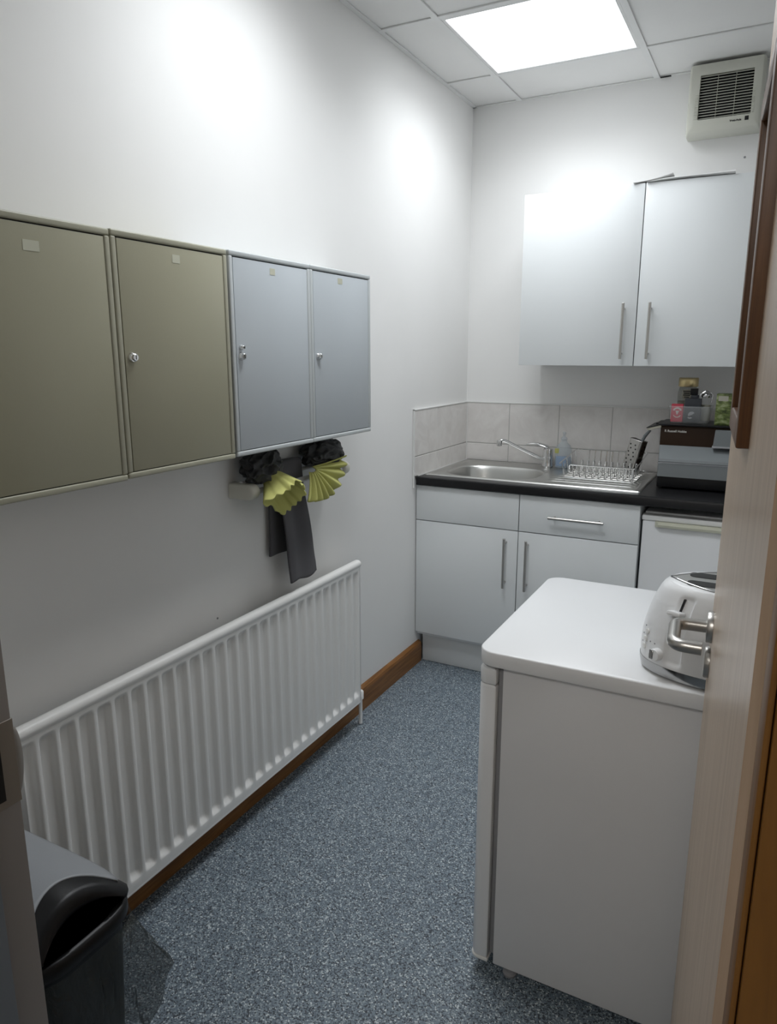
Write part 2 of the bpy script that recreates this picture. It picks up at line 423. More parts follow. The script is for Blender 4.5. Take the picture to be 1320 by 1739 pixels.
# ------------------------------------------------------------------ sink
t = thing('kitchen_sink', 'stainless steel inset sink with bowl at left and ridged drainer', 'sink', (0.5, -0.3, 0.91))
SX0, SX1, SY0, SY1 = 0.022, 0.968, -0.552, -0.038
bcx, bcy, bhx, bhy = 0.292, -0.345, 0.205, 0.165
bm = bmesh.new()
nx, ny = 190, 260
def sinkz(x, y):
    z = 0.9165
    e = min(x - SX0, SX1 - x, y - SY0, SY1 - y)
    if e < 0.006: z = 0.9105 + 0.006 * math.sqrt(max(0, 1 - (1 - e / .006) ** 2))
    elif e < 0.020: z = 0.9165
    elif e < 0.030: z = 0.9165 - 0.0035 * (e - .020) / .010
    else: z = 0.9130
    # bowl (superellipse)
    q = (abs((x - bcx) / bhx) ** 3.2 + abs((y - bcy) / bhy) ** 3.2) ** (1 / 3.2)
    if q < 1.05:
        s = min(1, max(0, (1.05 - q) / 0.30)); s = s * s * (3 - 2 * s)
        z = z - 0.150 * s - 0.006 * max(0, 1 - q)
    # drainer ridges
    if 0.560 < x < 0.935 and -0.515 < y < -0.115:
        w = min(1, (x - .560) / .03, (.935 - x) / .02, (y + .515) / .01, (-.115 - y) / .01)
        ph = (y + .515) / .050 * 2 * PI
        z += w * (0.0042 * max(0, math.cos(ph)) ** 5)
    return z
XS = [SX0 + (SX1 - SX0) * i / nx for i in range(nx + 1)]; YS = [SY0 + (SY1 - SY0) * j / ny for j in range(ny + 1)]
sheet(bm, lambda u, v: (SX0 + (SX1 - SX0) * u, SY0 + (SY1 - SY0) * v, sinkz(SX0 + (SX1 - SX0) * u, SY0 + (SY1 - SY0) * v)), nx, ny)
so = link_mesh('sink_bowl_and_drainer', bm, 'steel_sink', t, True, 60)
so.data.materials[0] = M['steel_sink']
bm = bmesh.new(); lathe(bm, [(0.0, .0), (.030, .0), (.034, .002), (.036, .0045), (.034, .003), (.0, .003)], (bcx, bcy, .7585), 28)
link_mesh('plug_hole', bm, 'chrome', t, True)

# tap
t = thing('kitchen_tap', 'chrome mixer tap with long angled spout behind the sink bowl', 'tap', (0.462, -0.088, 0.913))
bm = bmesh.new(); lathe(bm, [(.027, 0), (.0285, .004), (.0265, .010), (.0245, .05), (.024, .080), (.0225, .088), (.015, .094), (0, .095)], (0.462, -0.088, .9135), 28)
link_mesh('tap_body', bm, 'chrome', t, True)
bm = bmesh.new()
sp = [(0.452, -0.100, .948), (0.425, -0.118, .962), (0.345, -0.160, 1.004), (0.292, -0.190, 1.036), (0.276, -0.200, 1.043), (0.262, -0.207, 1.043), (0.257, -0.211, 1.036)]
tube(bm, arc_path(sp, .006, 4), 0.0085, 14)
link_mesh('spout', bm, 'chrome', t, True)
bm = bmesh.new(); lathe(bm, [(.0125, -.022), (.0135, -.018), (.0135, 0), (.011, .006), (0, .008)], (0.257, -0.211, 1.040), 20)
link_mesh('aerator', bm, 'chrome', t, True)
bm = bmesh.new()
def lev(u, v):
    a = v * 2 * PI
    cx = 0.470 - 0.112 * u; cz = 1.006 + 0.018 * math.sin(u * PI * .75)
    w = 0.020 * (1 - .45 * u); h = 0.010 * (1 - .6 * u) + .001
    if u < .02 or u > .98: w *= .6; h *= .5
    return (cx, -0.090 + w * math.cos(a) - .01 * u, cz + h * math.sin(a))
R = [[lev(i / 12, j / 16) for j in range(16)] for i in range(13)]
loft(bm, R)
link_mesh('tap_lever', bm, 'chrome', t, True)

# washing-up liquid bottle
BX, BY = 0.535, -0.048 - 0.03
t = thing('soap_bottle', 'clear bottle of blue washing-up liquid beside the tap', 'bottle', (BX, BY, 0.914))
bm = bmesh.new(); lathe(bm, [(.0, 0), (.034, 0), (.038, .004), (.039, .045), (.037, .085), (.030, .108), (.016, .120), (.0125, .128), (.0125, .134), (0, .134)], (BX, BY, .9145), 32, sx=1.05, sy=.75)
link_mesh('bottle_body', bm, 'bottle_pl', t, True)
bm = bmesh.new(); lathe(bm, [(.0, .001), (.033, .001), (.0365, .005), (.0372, .045), (.0372, .052), (0, .052)], (BX, BY, .9145), 32, sx=1.03, sy=.73)
link_mesh('liquid', bm, 'blue_liq', t, True)
bm = bmesh.new(); lathe(bm, [(.014, .132), (.0145, .142), (.011, .146), (.006, .150), (.006, .160), (.0085, .163), (.007, .171), (0, .173)], (BX, BY, .9145), 24)
link_mesh('cap', bm, 'bottle_pl', t, True)
bx('bottle_label', 'label_b', t, BX - .026, BX + .022, BY - .0325, BY - .0300, .926, .972, .0008)
bx('green_tag', 'lime', t, BX - .036, BX - .016, BY - .026, BY - .022, .985, 1.008, .003)

# ------------------------------------------------------------------ dish rack
t = thing('dish_rack', 'chrome wire dish rack standing on the ridged drainer', 'dish rack', (0.76, -0.27, 0.92))
bm = bmesh.new()
rx0, rx1, ry0, ry1 = 0.605, 0.925, -0.430, -0.110
zb, zt = 0.930, 1.000
R_ = .0024
loopT = arc_path([(rx0, ry0 + .04, .985), (rx0, ry1, 1.012), (rx1 - .03, ry1, 1.012)], .012, 4)
def loop(x0, x1, y0, y1, z, r=R_): 
    p = [(a, b, z) for a, b in rrect(x0, x1, y0, y1, .018, 4)]
    tube(bm, p, r, 8, closed=True)
loop(rx0 + .02, rx1, ry0, ry1, zb, .003)
link_mesh('base_wire', bm, 'chrome', t, True)
bm = bmesh.new()
tube(bm, arc_path([(rx0, ry0 + .015, .985), (rx0, ry1, 1.013), (rx1, ry1, 1.013), (rx1, ry0, .985), (rx0 + .045, ry0, .985), (rx0 + .045, ry0 + .02, .950)], .012, 4), .0028, 8)
for x, y in ((rx0 + .02, ry0 + .03), (rx1 - .01, ry0 + .01)): tube(bm, [(x, y, .985), (x, y, zb), (x, y, .921)], .0022, 8)
for k in range(4):
    y = ry0 + .05 + k * .08; tube(bm, [(rx0, y, .985 + (y - ry0) * .085), (rx0 + .012, y, zb)], .0020, 6)
link_mesh('top_rail', bm, 'chrome', t, True)
bm = bmesh.new()
for k in range(7):
    y = ry0 + .03 + k * (ry1 - ry0 - .06) / 6; tube(bm, [(rx0 + .02, y, zb), (rx1, y, zb)], .0019, 6)
link_mesh('floor_wire', bm, 'nickel', t, True)
NP = 10
for k in range(NP):
    x = rx0 + .062 + k * (rx1 - rx0 - .085) / (NP - 1)
    bm = bmesh.new()
    tube(bm, arc_path([(x, ry0, .985), (x, ry0 + .02, zb), (x, ry0 + .06, zb), (x, ry0 + .068, .972), (x + .004, ry0 + .078, .972), (x + .004, ry0 + .085, zb),
                       (x, -.28, zb), (x, -.272, .985), (x + .004, -.262, .985), (x + .004, -.254, zb), (x, ry1 - .02, zb), (x, ry1, 1.013)], .006, 3), .0022, 6)
    link_mesh('plate_wire', bm, 'chrome', t, True)

# cutlery holder: perforated steel, hooked on the right end of the rack and tilted
t = thing('cutlery_holder', 'perforated steel cutlery holder leaning at the right end of the dish rack', 'cutlery holder', (0.885, -0.21, 0.96))
tilt = Matrix.Translation((0.868, -0.225, 0.945)) @ Matrix.Rotation(math.radians(13), 4, 'Y') @ Matrix.Rotation(math.radians(-24), 4, 'Z')
bm = bmesh.new()
wx, wy, hh = 0.032, 0.026, 0.142
out = rrect(-wx, wx, -wy, wy, .012, 5)
inn = rrect(-wx + .0012, wx - .0012, -wy + .0012, wy - .0012, .011, 5)
loft(bm, [[(a * .7, b * .7, 0) for a, b in out], [(a, b, .004) for a, b in out], [(a, b, hh) for a, b in out], [(a, b, hh) for a, b in inn], [(a, b, .006) for a, b in inn]], True, True)
bmesh.ops.transform(bm, matrix=tilt, verts=bm.verts)
ho = link_mesh('holder_body', bm, 'nickel', t, True)
for k in range(7):
    z = .020 + k * .0165
    for xx, yy, rr in ((-.018 + (.006 if k % 2 else 0), -wy - .0001, 'X'), (.006 + (.006 if k % 2 else 0), -wy - .0001, 'X'), (wx + .0001, (-.008 if k % 2 else .006), 'Y')):
        bm = bmesh.new(); lathe(bm, [(0, 0), (.0036, 0), (.0036, .0006), (0, .0006)], (0, 0, 0), 12, tilt @ Matrix.Translation((xx, yy, z)) @ Matrix.Rotation(PI / 2, 4, rr))
        link_mesh('hole', bm, 'ink', ho)
bm = bmesh.new()
tube(bm, [(a, b, hh) for a, b in out], .0018, 6, closed=True)
bmesh.ops.transform(bm, matrix=tilt, verts=bm.verts)
link_mesh('rim', bm, 'steel', t, True)
# a utensil standing in it
t = thing('utensil', 'grey-handled utensil standing in the perforated cutlery holder', 'utensil', (0.91, -0.22, 1.05))
bm = bmesh.new()
tube(bm, [tilt @ Vector(p) for p in ((.004, 0, .02), (.006, .004, .10), (.016, .008, .165), (.030, .010, .195))], [.003, .004, .0075, .006], 10)
link_mesh('utensil_handle', bm, 'silver_pl', t, True)
bm = bmesh.new(); tube(bm, [tilt @ Vector(p) for p in ((-.002, 0, .010), (.004, 0, .022))], [.008, .003], 10)
link_mesh('utensil_head', bm, 'steel', t, True)

# ------------------------------------------------------------------ stuff at right end of worktop
t = thing('cardboard_box', 'dark brown appliance carton with white lettering at the right of the worktop', 'box', (1.16, -0.18, 0.911))
bx('carton', 'brown_box', t, 0.994, 1.330, -0.300, -0.060, 0.9115, 1.158, .002)
fl = bmesh.new()
FM = Matrix.Translation((0.994, -0.062, 1.160)) @ Matrix.Rotation(math.radians(-16), 4, 'Y')
box(fl, -0.056, 0.0, -0.245, 0.0, -0.011, 0.0, .0015, 1, FM)
link_mesh('flap', fl, 'card', t)
fl = bmesh.new(); box(fl, -0.058, 0.002, -0.247, 0.0, 0.0002, 0.003, 0, 1, FM); link_mesh('flap_cover', fl, 'black_pl', t)
text_mesh('lettering', 'R Russell Hobbs', .0130, 'white_ink', t, (1.010, -0.3008, 1.132), (1, 0, 0), (0, 0, 1), bold=.0003)

tr = bmesh.new()
slab(tr, rrect(0.985, 1.275, -0.310, -0.075, .012, 5), 1.1585, 1.1665, .002)
box(tr, .97, .990, -.27, -.12, 1.160, 1.1645, .001)
tr = link_mesh('black_tray', tr, 'black_pl', None, True); tag(tr, 'flat black tray lying on top of the brown carton', 'tray')

t = thing('sandwich_toaster', 'silver grey sloped-top appliance with black base in front of the brown carton', 'appliance', (1.15, -0.37, 0.911))
bm = bmesh.new()
pr = [(-.304, .962), (-.304, 1.076), (-.312, 1.078), (-.392, 1.040), (-.404, 1.033), (-.408, 1.022), (-.406, 1.018), (-.412, 1.014), (-.418, .962)]
loft(bm, [[(0.995 + .014 * min(1, max(0, (-.304 - y) / .1)), y, z) for y, z in pr] for k in (0,)] + [[(x + .014 * min(1, max(0, (-.304 - y) / .1)), y, z) for y, z in pr] for x in (0.997, 1.318)] + [[(1.323, y, z) for y, z in pr]])
link_mesh('casing', bm, 'silver_pl', t, True, 25)
bx('seam', 'soft_grey', t, 1.012, 1.317, -.4135, -.4110, 1.0175, 1.0200)
bx('base', 'black_pl', t, 1.008, 1.316, -.410, -.306, .9175, .963, .004)
for x in (1.02, 1.29):
    for y in (-.39, -.32):
        bm = bmesh.new(); lathe(bm, [(.010, 0), (.010, .007), (.012, .007), (0, .008)], (x, y, .9105), 16); link_mesh('foot', bm, 'ink', t)

t = thing('storage_tub', 'grey lidded container at the right, half hidden by the open door', 'container', (1.26, -.33, 1.08))
bm = bmesh.new()
A = [(1.203, -.352), (1.30, -.352), (1.30, -.306), (1.203, -.306)]
loft(bm, [[(x, y, 1.087) for x, y in A], [(x + (.004 if x < 1.25 else 0), y + .004 if y < -.33 else y, 1.150) for x, y in A]])
link_mesh('tub_body', bm, 'silver_pl', t, True, 30)
bx('rim', 'soft_grey', t, 1.200, 1.302, -.356, -.305, 1.0805, 1.0875, .001)

# clear tub with packets and jars, on the tray
ZT = 1.1668
t = thing('plastic_tub', 'clear plastic tub holding packets, on the brown carton', 'tub', (1.095, -0.235, ZT))
bm = bmesh.new()
def tr_(x0, x1, y0, y1, r, z): return [(a, b, z) for a, b in rrect(x0, x1, y0, y1, r, 5)]
loft(bm, [tr_(1.028, 1.168, -.272, -.172, .012, ZT), tr_(1.024, 1.172, -.276, -.168, .014, ZT + .004), tr_(1.016, 1.180, -.284, -.160, .016, ZT + .070),
          tr_(1.0175, 1.1785, -.2825, -.1615, .016, ZT + .070), tr_(1.0255, 1.1705, -.2745, -.1695, .014, ZT + .0055), tr_(1.029, 1.167, -.271, -.173, .012, ZT + .002)], True, True)
link_mesh('tub_wall', bm, 'clear', t, True)
bm = bmesh.new(); tube(bm, tr_(1.0155, 1.1805, -.2845, -.1595, .016, ZT + .070), .0022, 8, closed=True)
link_mesh('tub_rim', bm, 'clear', t, True)
rp = thing('tea_packet', 'red packet with a round white emblem, at the left end of the clear tub', 'packet', (1.045, -.27, ZT + .006))
bx('packet', 'red', rp, 1.020 + .006, 1.072, -.2735, -.250, ZT + .0062, ZT + .080, .0015)
bm = bmesh.new()
def disc_arc(bm, cx, cz, r0, r1, a0, a1, y, n=16):
    P = []; Q = []
    for k in range(n + 1):
        a = math.radians(a0 + (a1 - a0) * k / n); P.append((cx + r0 * math.cos(a), y, cz + r0 * math.sin(a))); Q.append((cx + r1 * math.cos(a), y, cz + r1 * math.sin(a)))
    loft(bm, [P, Q], False, False, False)
ey = -.2740
disc_arc(bm, 1.050, ZT + .048, .012, .0185, 20, 160, ey); disc_arc(bm, 1.050, ZT + .040, .013, .0165, 205, 335, ey)
v = [bm.verts.new(p) for p in ((1.043, ey, ZT + .052), (1.057, ey, ZT + .052), (1.051, ey, ZT + .036), (1.049, ey, ZT + .036))]; bm.faces.new(v)
link_mesh('emblem', bm, 'white_ink', rp)
dp = thing('sachet_box', 'dark blue-grey packet standing in the clear tub beside the red one', 'packet', (1.105, -.25, ZT + .006))
bx('packet', 'navy', dp, 1.076, 1.138, -.268, -.226, ZT + .0062, ZT + .103, .0015)
bm = bmesh.new()
disc_arc(bm, 1.106, ZT + .036, .0, .014, 40, 200, -.2685); disc_arc(bm, 1.100, ZT + .030, .004, .010, 200, 330, -.2685)
link_mesh('emblem', bm, 'soft_grey', dp)
# coffee jar
t = thing('coffee_jar', 'tall glass coffee jar with a gold lid behind the red packet', 'jar', (1.068, -.125, ZT))
cx, cy = 1.070, -.118
bm = bmesh.new(); lathe(bm, [(0, 0), (.036, 0), (.040, .004), (.040, .120), (.036, .136), (.034, .146), (0, .146)], (cx, cy, ZT), 28)
link_mesh('jar_glass', bm, 'jar', t, True)
bm = bmesh.new(); lathe(bm, [(0, .003), (.0345, .003), (.0375, .006), (.0375, .085), (0, .085)], (cx, cy, ZT), 28)
link_mesh('coffee', bm, 'coffee', t, True)
bm = bmesh.new(); lathe(bm, [(.039, .146), (.0400, .148), (.0400, .180), (.0385, .183), (0, .183)], (cx, cy, ZT), 32)
link_mesh('jar_lid', bm, 'gold', t, True, 30)
bx('jar_label', 'card', t, cx - .018, cx + .022, cy - .0415, cy - .0395, ZT + .095, ZT + .134, .0004)
bm = bmesh.new()
for k, (w, z) in enumerate(((.030, .127), (.024, .119), (.028, .111), (.020, .103))): box(bm, cx - w / 2, cx + w / 2, cy - .0425, cy - .0414, ZT + z - .002, ZT + z + .002)
link_mesh('jar_print', bm, 'ink', t)
# small black-capped jar
t = thing('spice_jar', 'small dark jar with a black square cap between coffee jar and glass jar', 'jar', (1.105, -.19, ZT + .006))
bx('jar_body', 'navy', t, 1.092, 1.122, -.215, -.180, ZT + .0062, ZT + .115, .003)
bx('jar_cap', 'black_pl', t, 1.089, 1.118, -.217, -.180, ZT + .1152, ZT + .142, .002)
# glass mug with metal
t = thing('swing_top_jar', 'small glass jar with bright metal clip at the right of the clear tub', 'jar', (1.155, -.21, ZT + .006))
cx, cy = 1.152, -.200
bm = bmesh.new(); lathe(bm, [(0, .0062), (.020, .0062), (.022, .010), (.022, .088), (.017, .100), (.017, .106), (0, .106)], (cx, cy, ZT), 24)
link_mesh('jar_glass', bm, 'clear', t, True)
bm = bmesh.new(); lathe(bm, [(0, .009), (.019, .009), (.019, .075), (0, .075)], (cx, cy, ZT), 20)
link_mesh('contents', bm, 'card', t, True)
bm = bmesh.new(); lathe(bm, [(.019, .106), (.0195, .112), (.016, .120), (0, .126)], (cx, cy, ZT), 24)
link_mesh('jar_lid', bm, 'dchrome', t, True)
bm = bmesh.new(); tube(bm, arc_path([(cx - .019, cy - .012, ZT + .085), (cx - .024, cy - .016, ZT + .118), (cx, cy - .014, ZT + .135), (cx + .024, cy - .004, ZT + .118), (cx + .019, cy, ZT + .085)], .006, 3), .0022, 8)
link_mesh('wire_clip', bm, 'chrome', t, True)
t = thing('tea_carton', 'green and white tea carton beside the open door edge', 'box', (1.25, -.25, ZT))
bx('carton', 'green_box', t, 1.196, 1.272, -.290, -.215, ZT, ZT + .126, .001)
bx('label_panel', 'card', t, 1.204, 1.240, -.2908, -.2899, ZT + .098, ZT + .118, 0)

# ------------------------------------------------------------------ fridge under the worktop
t = thing('under_counter_fridge', 'white fridge with a cream handle strip fitted under the worktop', 'fridge', (1.23, -0.3, 0))
bx('fridge_body', 'appliance', t, 0.992, 1.480, -.540, -.040, .02, .838, .004)
d = bx('fridge_door', 'appliance', t, 0.990, 1.482, -.588, -.545, .075, .812, .006)
bx('door_trim', 'tile_trim', d, 0.988, 1.484, -.592, -.543, .812, .832, .003)
bm = bmesh.new()
pr = [(-.590, .811), (-.604, .810), (-.607, .800), (-.604, .790), (-.590, .789)]
loft(bm, [[(1.038, -.590 - (-.590 - y) * .2, z) for y, z in pr], [(1.050, y, z) for y, z in pr], [(1.455, y, z) for y, z in pr]])
link_mesh('door_handle', bm, 'cream', d, True, 30)
bx('kickboard', 'black_pl', t, 0.995, 1.478, -.560, -.542, .005, .072)

# ------------------------------------------------------------------ wall cabinet
t = thing('wall_cabinet', 'white two-door wall cabinet above the worktop', 'kitchen cabinet', (0.88, -0.17, 1.40))
UX0, UX1, UM = 0.380, 1.372, 0.8705
bm = bmesh.new()
box(bm, UX0 + .001, UX0 + .017, -.322, -.001, 1.402, 2.106); box(bm, UX1 - .017, UX1 - .001, -.322, -.001, 1.402, 2.106)
box(bm, UX0 + .017, UX1 - .017, -.322, -.001, 1.402, 1.418); box(bm, UX0 + .017, UX1 - .017, -.322, -.001, 2.090, 2.106)
box(bm, UX0 + .017, UX1 - .017, -.010, -.001, 1.418, 2.090)
link_mesh('carcass', bm, 'white_edge', t)
for a, b, hx in ((UX0, UM - .0018, .820), (UM + .0018, UX1, .924)):
    d = bx('door', 'white_lam', t, a, b, -.3435, -.3245, 1.4015, 2.1075, .0012)
    bar_handle('handle', d, (hx, -.3435, 1.430), (hx, -.3435, 1.653), (0, -.030, 0))
# papers on top
def paper(f, name, label, th=.0012, nu=16, nv=8):
    bm = bmesh.new(); sheet(bm, f, nu, nv); o = link_mesh(name, bm, 'paper', None, True, 70); solidify(o, th, 1); return tag(o, label, 'paper')
paper(lambda u, v: (0.822 + .145 * u, -.352 + .20 * v + .02 * u, 2.1090 + .0015 + .026 * (u ** 1.6) * (1 - .35 * v)), 'folded_leaflet', 'small folded white leaflet curling up at the middle of the wall cabinet top')
bm = bmesh.new()
rings = []
for k in range(17):
    u = k / 16; x = .875 + .315 * u; hgt = .0016 + .0085 * u + .002 * math.sin(u * 7)
    z = 2.1088 + (.004 * math.sin(u * 3.0))
    rings.append([(x, -.350, z), (x, -.353, z + hgt * .5), (x, -.349, z + hgt), (x - .02 * u, -.120, z + hgt * .8), (x - .02 * u, -.120, z)])
loft(bm, rings)
tag(link_mesh('paper_sheet', bm, 'paper', None, True, 50), 'long loose white sheets lying along the right half of the wall cabinet top', 'paper')

# ------------------------------------------------------------------ extractor vent
t = thing('extractor_fan', 'cream square extractor fan high on the back wall with black louvres', 'extractor fan', (1.11, -0.05, 2.44))
bm = bmesh.new()
V0, V1, VZ0, VZ1 = 0.968, 1.246, 2.322, 2.580
def fr(i, y, zb_=0.0): return [(a, y, z) for a, z in rrect(V0 + i, V1 - i, VZ0 + i + zb_, VZ1 - i * .15, .006, 4)]
loft(bm, [fr(0, -.001), fr(0, -.040), fr(.002, -.080, -.004), fr(.006, -.094, -.002), fr(.011, -.099, 0), fr(.030, -.1005, .004)], True, False)
# front ring around grille
GX0, GX1, GZ0, GZ1 = 1.012, 1.206, 2.374, 2.538
o1 = fr(.030, -.1005, .004)
n = len(o1)
inn = [(a, -.1005, z) for a, z in rrect(GX0, GX1, GZ0, GZ1, .003, 4)]
inn2 = [(a, -.085, z) for a, z in rrect(GX0, GX1, GZ0, GZ1, .003, 4)]
loft(bm, [o1, inn, inn2], False, False)
bmesh.ops.remove_doubles(bm, verts=bm.verts, dist=1e-5)
link_mesh('fan_housing', bm, 'vent', t, True, 40)
bx('grille_back', 'ink', t, GX0, GX1, -.072, -.070, GZ0, GZ1)
for k in range(16):
    z = GZ0 + .006 + k * (GZ1 - GZ0 - .008) / 15.2
    bm = bmesh.new(); box(bm, GX0, GX1, -.0045, .0045, -.0006, .0006, 0, 1, Matrix.Translation((0, -.092, z)) @ Matrix.Rotation(math.radians(30), 4, 'X'))
    link_mesh('louvre', bm, 'vent', t)
for x in (1.076, 1.142): bx('grille_rib', 'vent', t, x - .0008, x + .0008, -.088, -.072, GZ0, GZ1)
for k in range(13):
    z = GZ0 + .004 + k * .0075
    for xa, xb in ((GX0 - .014, GX0 - .001), (GX1 + .001, GX1 + .010)):
        bm = bmesh.new(); box(bm, xa, xb, -.1035, -.0995, z, z + .003, .0006, 1); link_mesh('side_ridge', bm, 'vent', t)
text_mesh('lettering', 'Vent-Axia', .0105, 'ink', t, (1.133, -.1012, 2.3530), (1, 0, 0), (0, 0, 1), bold=.0003)
bx('square_logo', 'ink', t, 1.187, 1.201, -.1018, -.1004, 2.352, 2.367)
for x in (1.165, 1.192):
    bm = bmesh.new(); lathe(bm, [(.0025, 0), (.0025, .001), (0, .0011)], (0, 0, 0), 12, Matrix.Translation((x, -.0975, 2.3345)) @ Matrix.Rotation(PI / 2, 4, 'X')); link_mesh('screw_cap', bm, 'soft_grey', t)
bm = bmesh.new(); lathe(bm, [(.004, 0), (.004, .003), (.0025, .005), (0, .005)], (0, 0, 0), 14, Matrix.Translation((1.195, -.0005, 2.237)) @ Matrix.Rotation(PI / 2, 4, 'X'))
tag(link_mesh('wall_plug', bm, 'soft_grey', None, True), 'tiny grey wall plug below the extractor fan', 'wall plug')
bm = bmesh.new(); lathe(bm, [(.003, 0), (.003, .002), (0, .003)], (0, 0, 0), 12, Matrix.Translation((.0005, -1.958, .686)) @ Matrix.Rotation(PI / 2, 4, 'Y'))
tag(link_mesh('wall_nail', bm, 'soft_grey', None, True), 'tiny nail head in the left wall just above the radiator', 'nail')

# ------------------------------------------------------------------ lockers
def locker(mf, md_, label, group):
    """built with its lower right front corner region at the origin: y from -.36 to 0, z from 0 to .52"""
    Wd, Hh, Dp = .3600, .521, .160
    t = thing('wall_locker', label, 'locker', (0, 0, 0), group)
    bm = bmesh.new()
    box(bm, .001, Dp - .004, -Wd, 0, 0, Hh, .003)
    e = .0135
    for q in ((-Wd, 0, 0, e), (-Wd, 0, Hh - e, Hh), (-Wd, -Wd + e, e, Hh - e), (-e, 0, e, Hh - e)):
        box(bm, Dp - .014, Dp + .002, q[0], q[1], q[2], q[3], .0035, 3)
    link_mesh('locker_body', bm, mf, t, True)
    bx('door_gap', 'shadow_gap', t, Dp - .0045, Dp - .0034, -Wd + e - .001, -e + .001, e - .001, Hh - e + .001)
    d = bx('locker_door', md_, t, Dp - .003, Dp + .0005, -Wd + e + .0022, -e - .0018, e + .0018, Hh - e - .0030, .0008)
    return t, d
def lock(d, y, z, r=.011):
    R90 = Matrix.Rotation(PI / 2, 4, 'Y')
    bm = bmesh.new(); lathe(bm, [(r, 0), (r, .004), (r * .85, .007), (r * .72, .0075), (r * .70, .012), (r * .6, .013), (0, .013)], (0, 0, 0), 24, Matrix.Translation((.1604, y, z)) @ R90)
    l = link_mesh('lock', bm, 'chrome', d, True)
    bm = bmesh.new(); box(bm, .1732, .1738, y - .0010, y + .0010, z - r * .4, z + r * .4); link_mesh('keyhole', bm, 'ink', d)
    return l
def sticker(d, y0, y1, z0, z1): 
    return bx('number_sticker', 'sticker', d, .1604, .1610, y0, y1, z0, z1)
ZL = 1.1865
specs = [('olive_f', 'olive', -2.392 - .3625, ZL - .003, 'olive green wall locker at the left edge of the photo, with a wide paper sticker', 'olive wall lockers'),
         ('olive_f', 'olive', -2.392, ZL - .001, 'olive green wall locker with a square sticker, next to the grey lockers', 'olive wall lockers'),
         ('grey_f', 'grey_en', -2.024, ZL + .001, 'blue-grey wall locker with two keyholes, next to the olive lockers', 'grey wall lockers'),
         ('grey_f', 'grey_en', -1.6625, ZL + .0015, 'blue-grey wall locker at the far end of the row, with a single keyhole', 'grey wall lockers')]
for k, (mf, md_, y0, z0, lab, grp) in enumerate(specs):
    t, d = locker(mf, md_, lab, grp)
    # y0 is the near end; local 0 is the far end
    stick = [(-.200, -.166, .457, .476), (-.187, -.163, .471, .489), (-.192, -.169, .475, .492), (-.206, -.179, .478, .495)][k]
    sticker(d, *stick)
    if k == 0: lock(d, -.335, .262)
    if k == 1: lock(d, -.326, .262)
    if k == 2: lock(d, -.328, .260); lock(d, -.328, .283, .0065)
    if k == 3: lock(d, -.325, .258)
    far = y0 + .3600
    t.location = (0, far, z0)

# ------------------------------------------------------------------ radiator
t = thing('radiator', 'long white ribbed panel radiator on the left wall', 'radiator', (0.05, -1.95, 0.1))
RY0, RY1, RZ0, RZ1 = -2.664, -1.247, 0.108, 0.682
rxf = 0.078
bm = bmesh.new()
pitch = .0508
def rad_x(y, z):
    ph = (y - (-1.279)) / pitch
    k = round(ph)
    if k > 0 or k < -27: return rxf
    dd = abs(ph - k)            # 0 centre of the channel
    a = min(1, max(0, (0.40 - dd) / 0.17)); a = a * a * (3 - 2 * a)
    zt_ = min(1, max(0, (0.652 - z) / 0.014)); zb_ = min(1, max(0, (z - 0.140) / 0.016))
    return rxf - 0.0135 * a * zt_ * zb_
ycols = []
y = RY0
NY = 28 * 12
ysamp = [RY0 + (RY1 - RY0) * i / NY for i in range(NY + 1)]
zsamp = [RZ0 + .001, .125, .138, .141, .145, .149, .153, .157, .162, .25, .35, .45, .55, .63, .637, .641, .645, .649, .653, .656, .665, RZ1 - .006]
V = [[bm.verts.new((rad_x(y, z), y, z)) for z in zsamp] for y in ysamp]
for i in range(NY):
    for j in range(len(zsamp) - 1): bm.faces.new((V[i][j], V[i + 1][j], V[i + 1][j + 1], V[i][j + 1]))
link_mesh('front_panel', bm, 'radiator', t, True, 70)
bm = bmesh.new()
box(bm, 0.048, 0.056, RY0, RY1, RZ0, RZ1 - .006, .002)
for yy in (RY0, RY1 - .004): box(bm, .050, rxf, yy, yy + .004, RZ0, RZ1 - .004, .001)
box(bm, .050, rxf + .0005, RY0, RY1, RZ0 - .001, RZ0 + .006, .002)
link_mesh('back_panel', bm, 'radiator', t, True)
bm = bmesh.new()
pr = [(.052, .670), (.050, .680), (.056, .688), (.066, .690), (.076, .688), (.082, .681), (.082, .672), (.0785, .664), (.076, .664)]
loft(bm, [[(x, RY0 - .003, z) for x, z in pr], [(x, RY1 + .003, z) for x, z in pr]])
link_mesh('top_roll', bm, 'radiator', t, True, 60)
for yy in (-1.45, -2.40):
    bx('wall_bracket', 'radiator', t, 0.001, 0.049, yy - .015, yy + .015, .20, .60, .002)
bm = bmesh.new()
tube(bm, arc_path([(.064, -1.255, .130), (.064, -1.228, .130), (.064, -1.228, .004)], .010, 4), .0075, 12)
lathe(bm, [(.013, 0), (.013, .030), (.010, .034), (0, .034)], (.064, -1.228, .112), 16)
link_mesh('valve_pipe', bm, 'radiator', t, True)

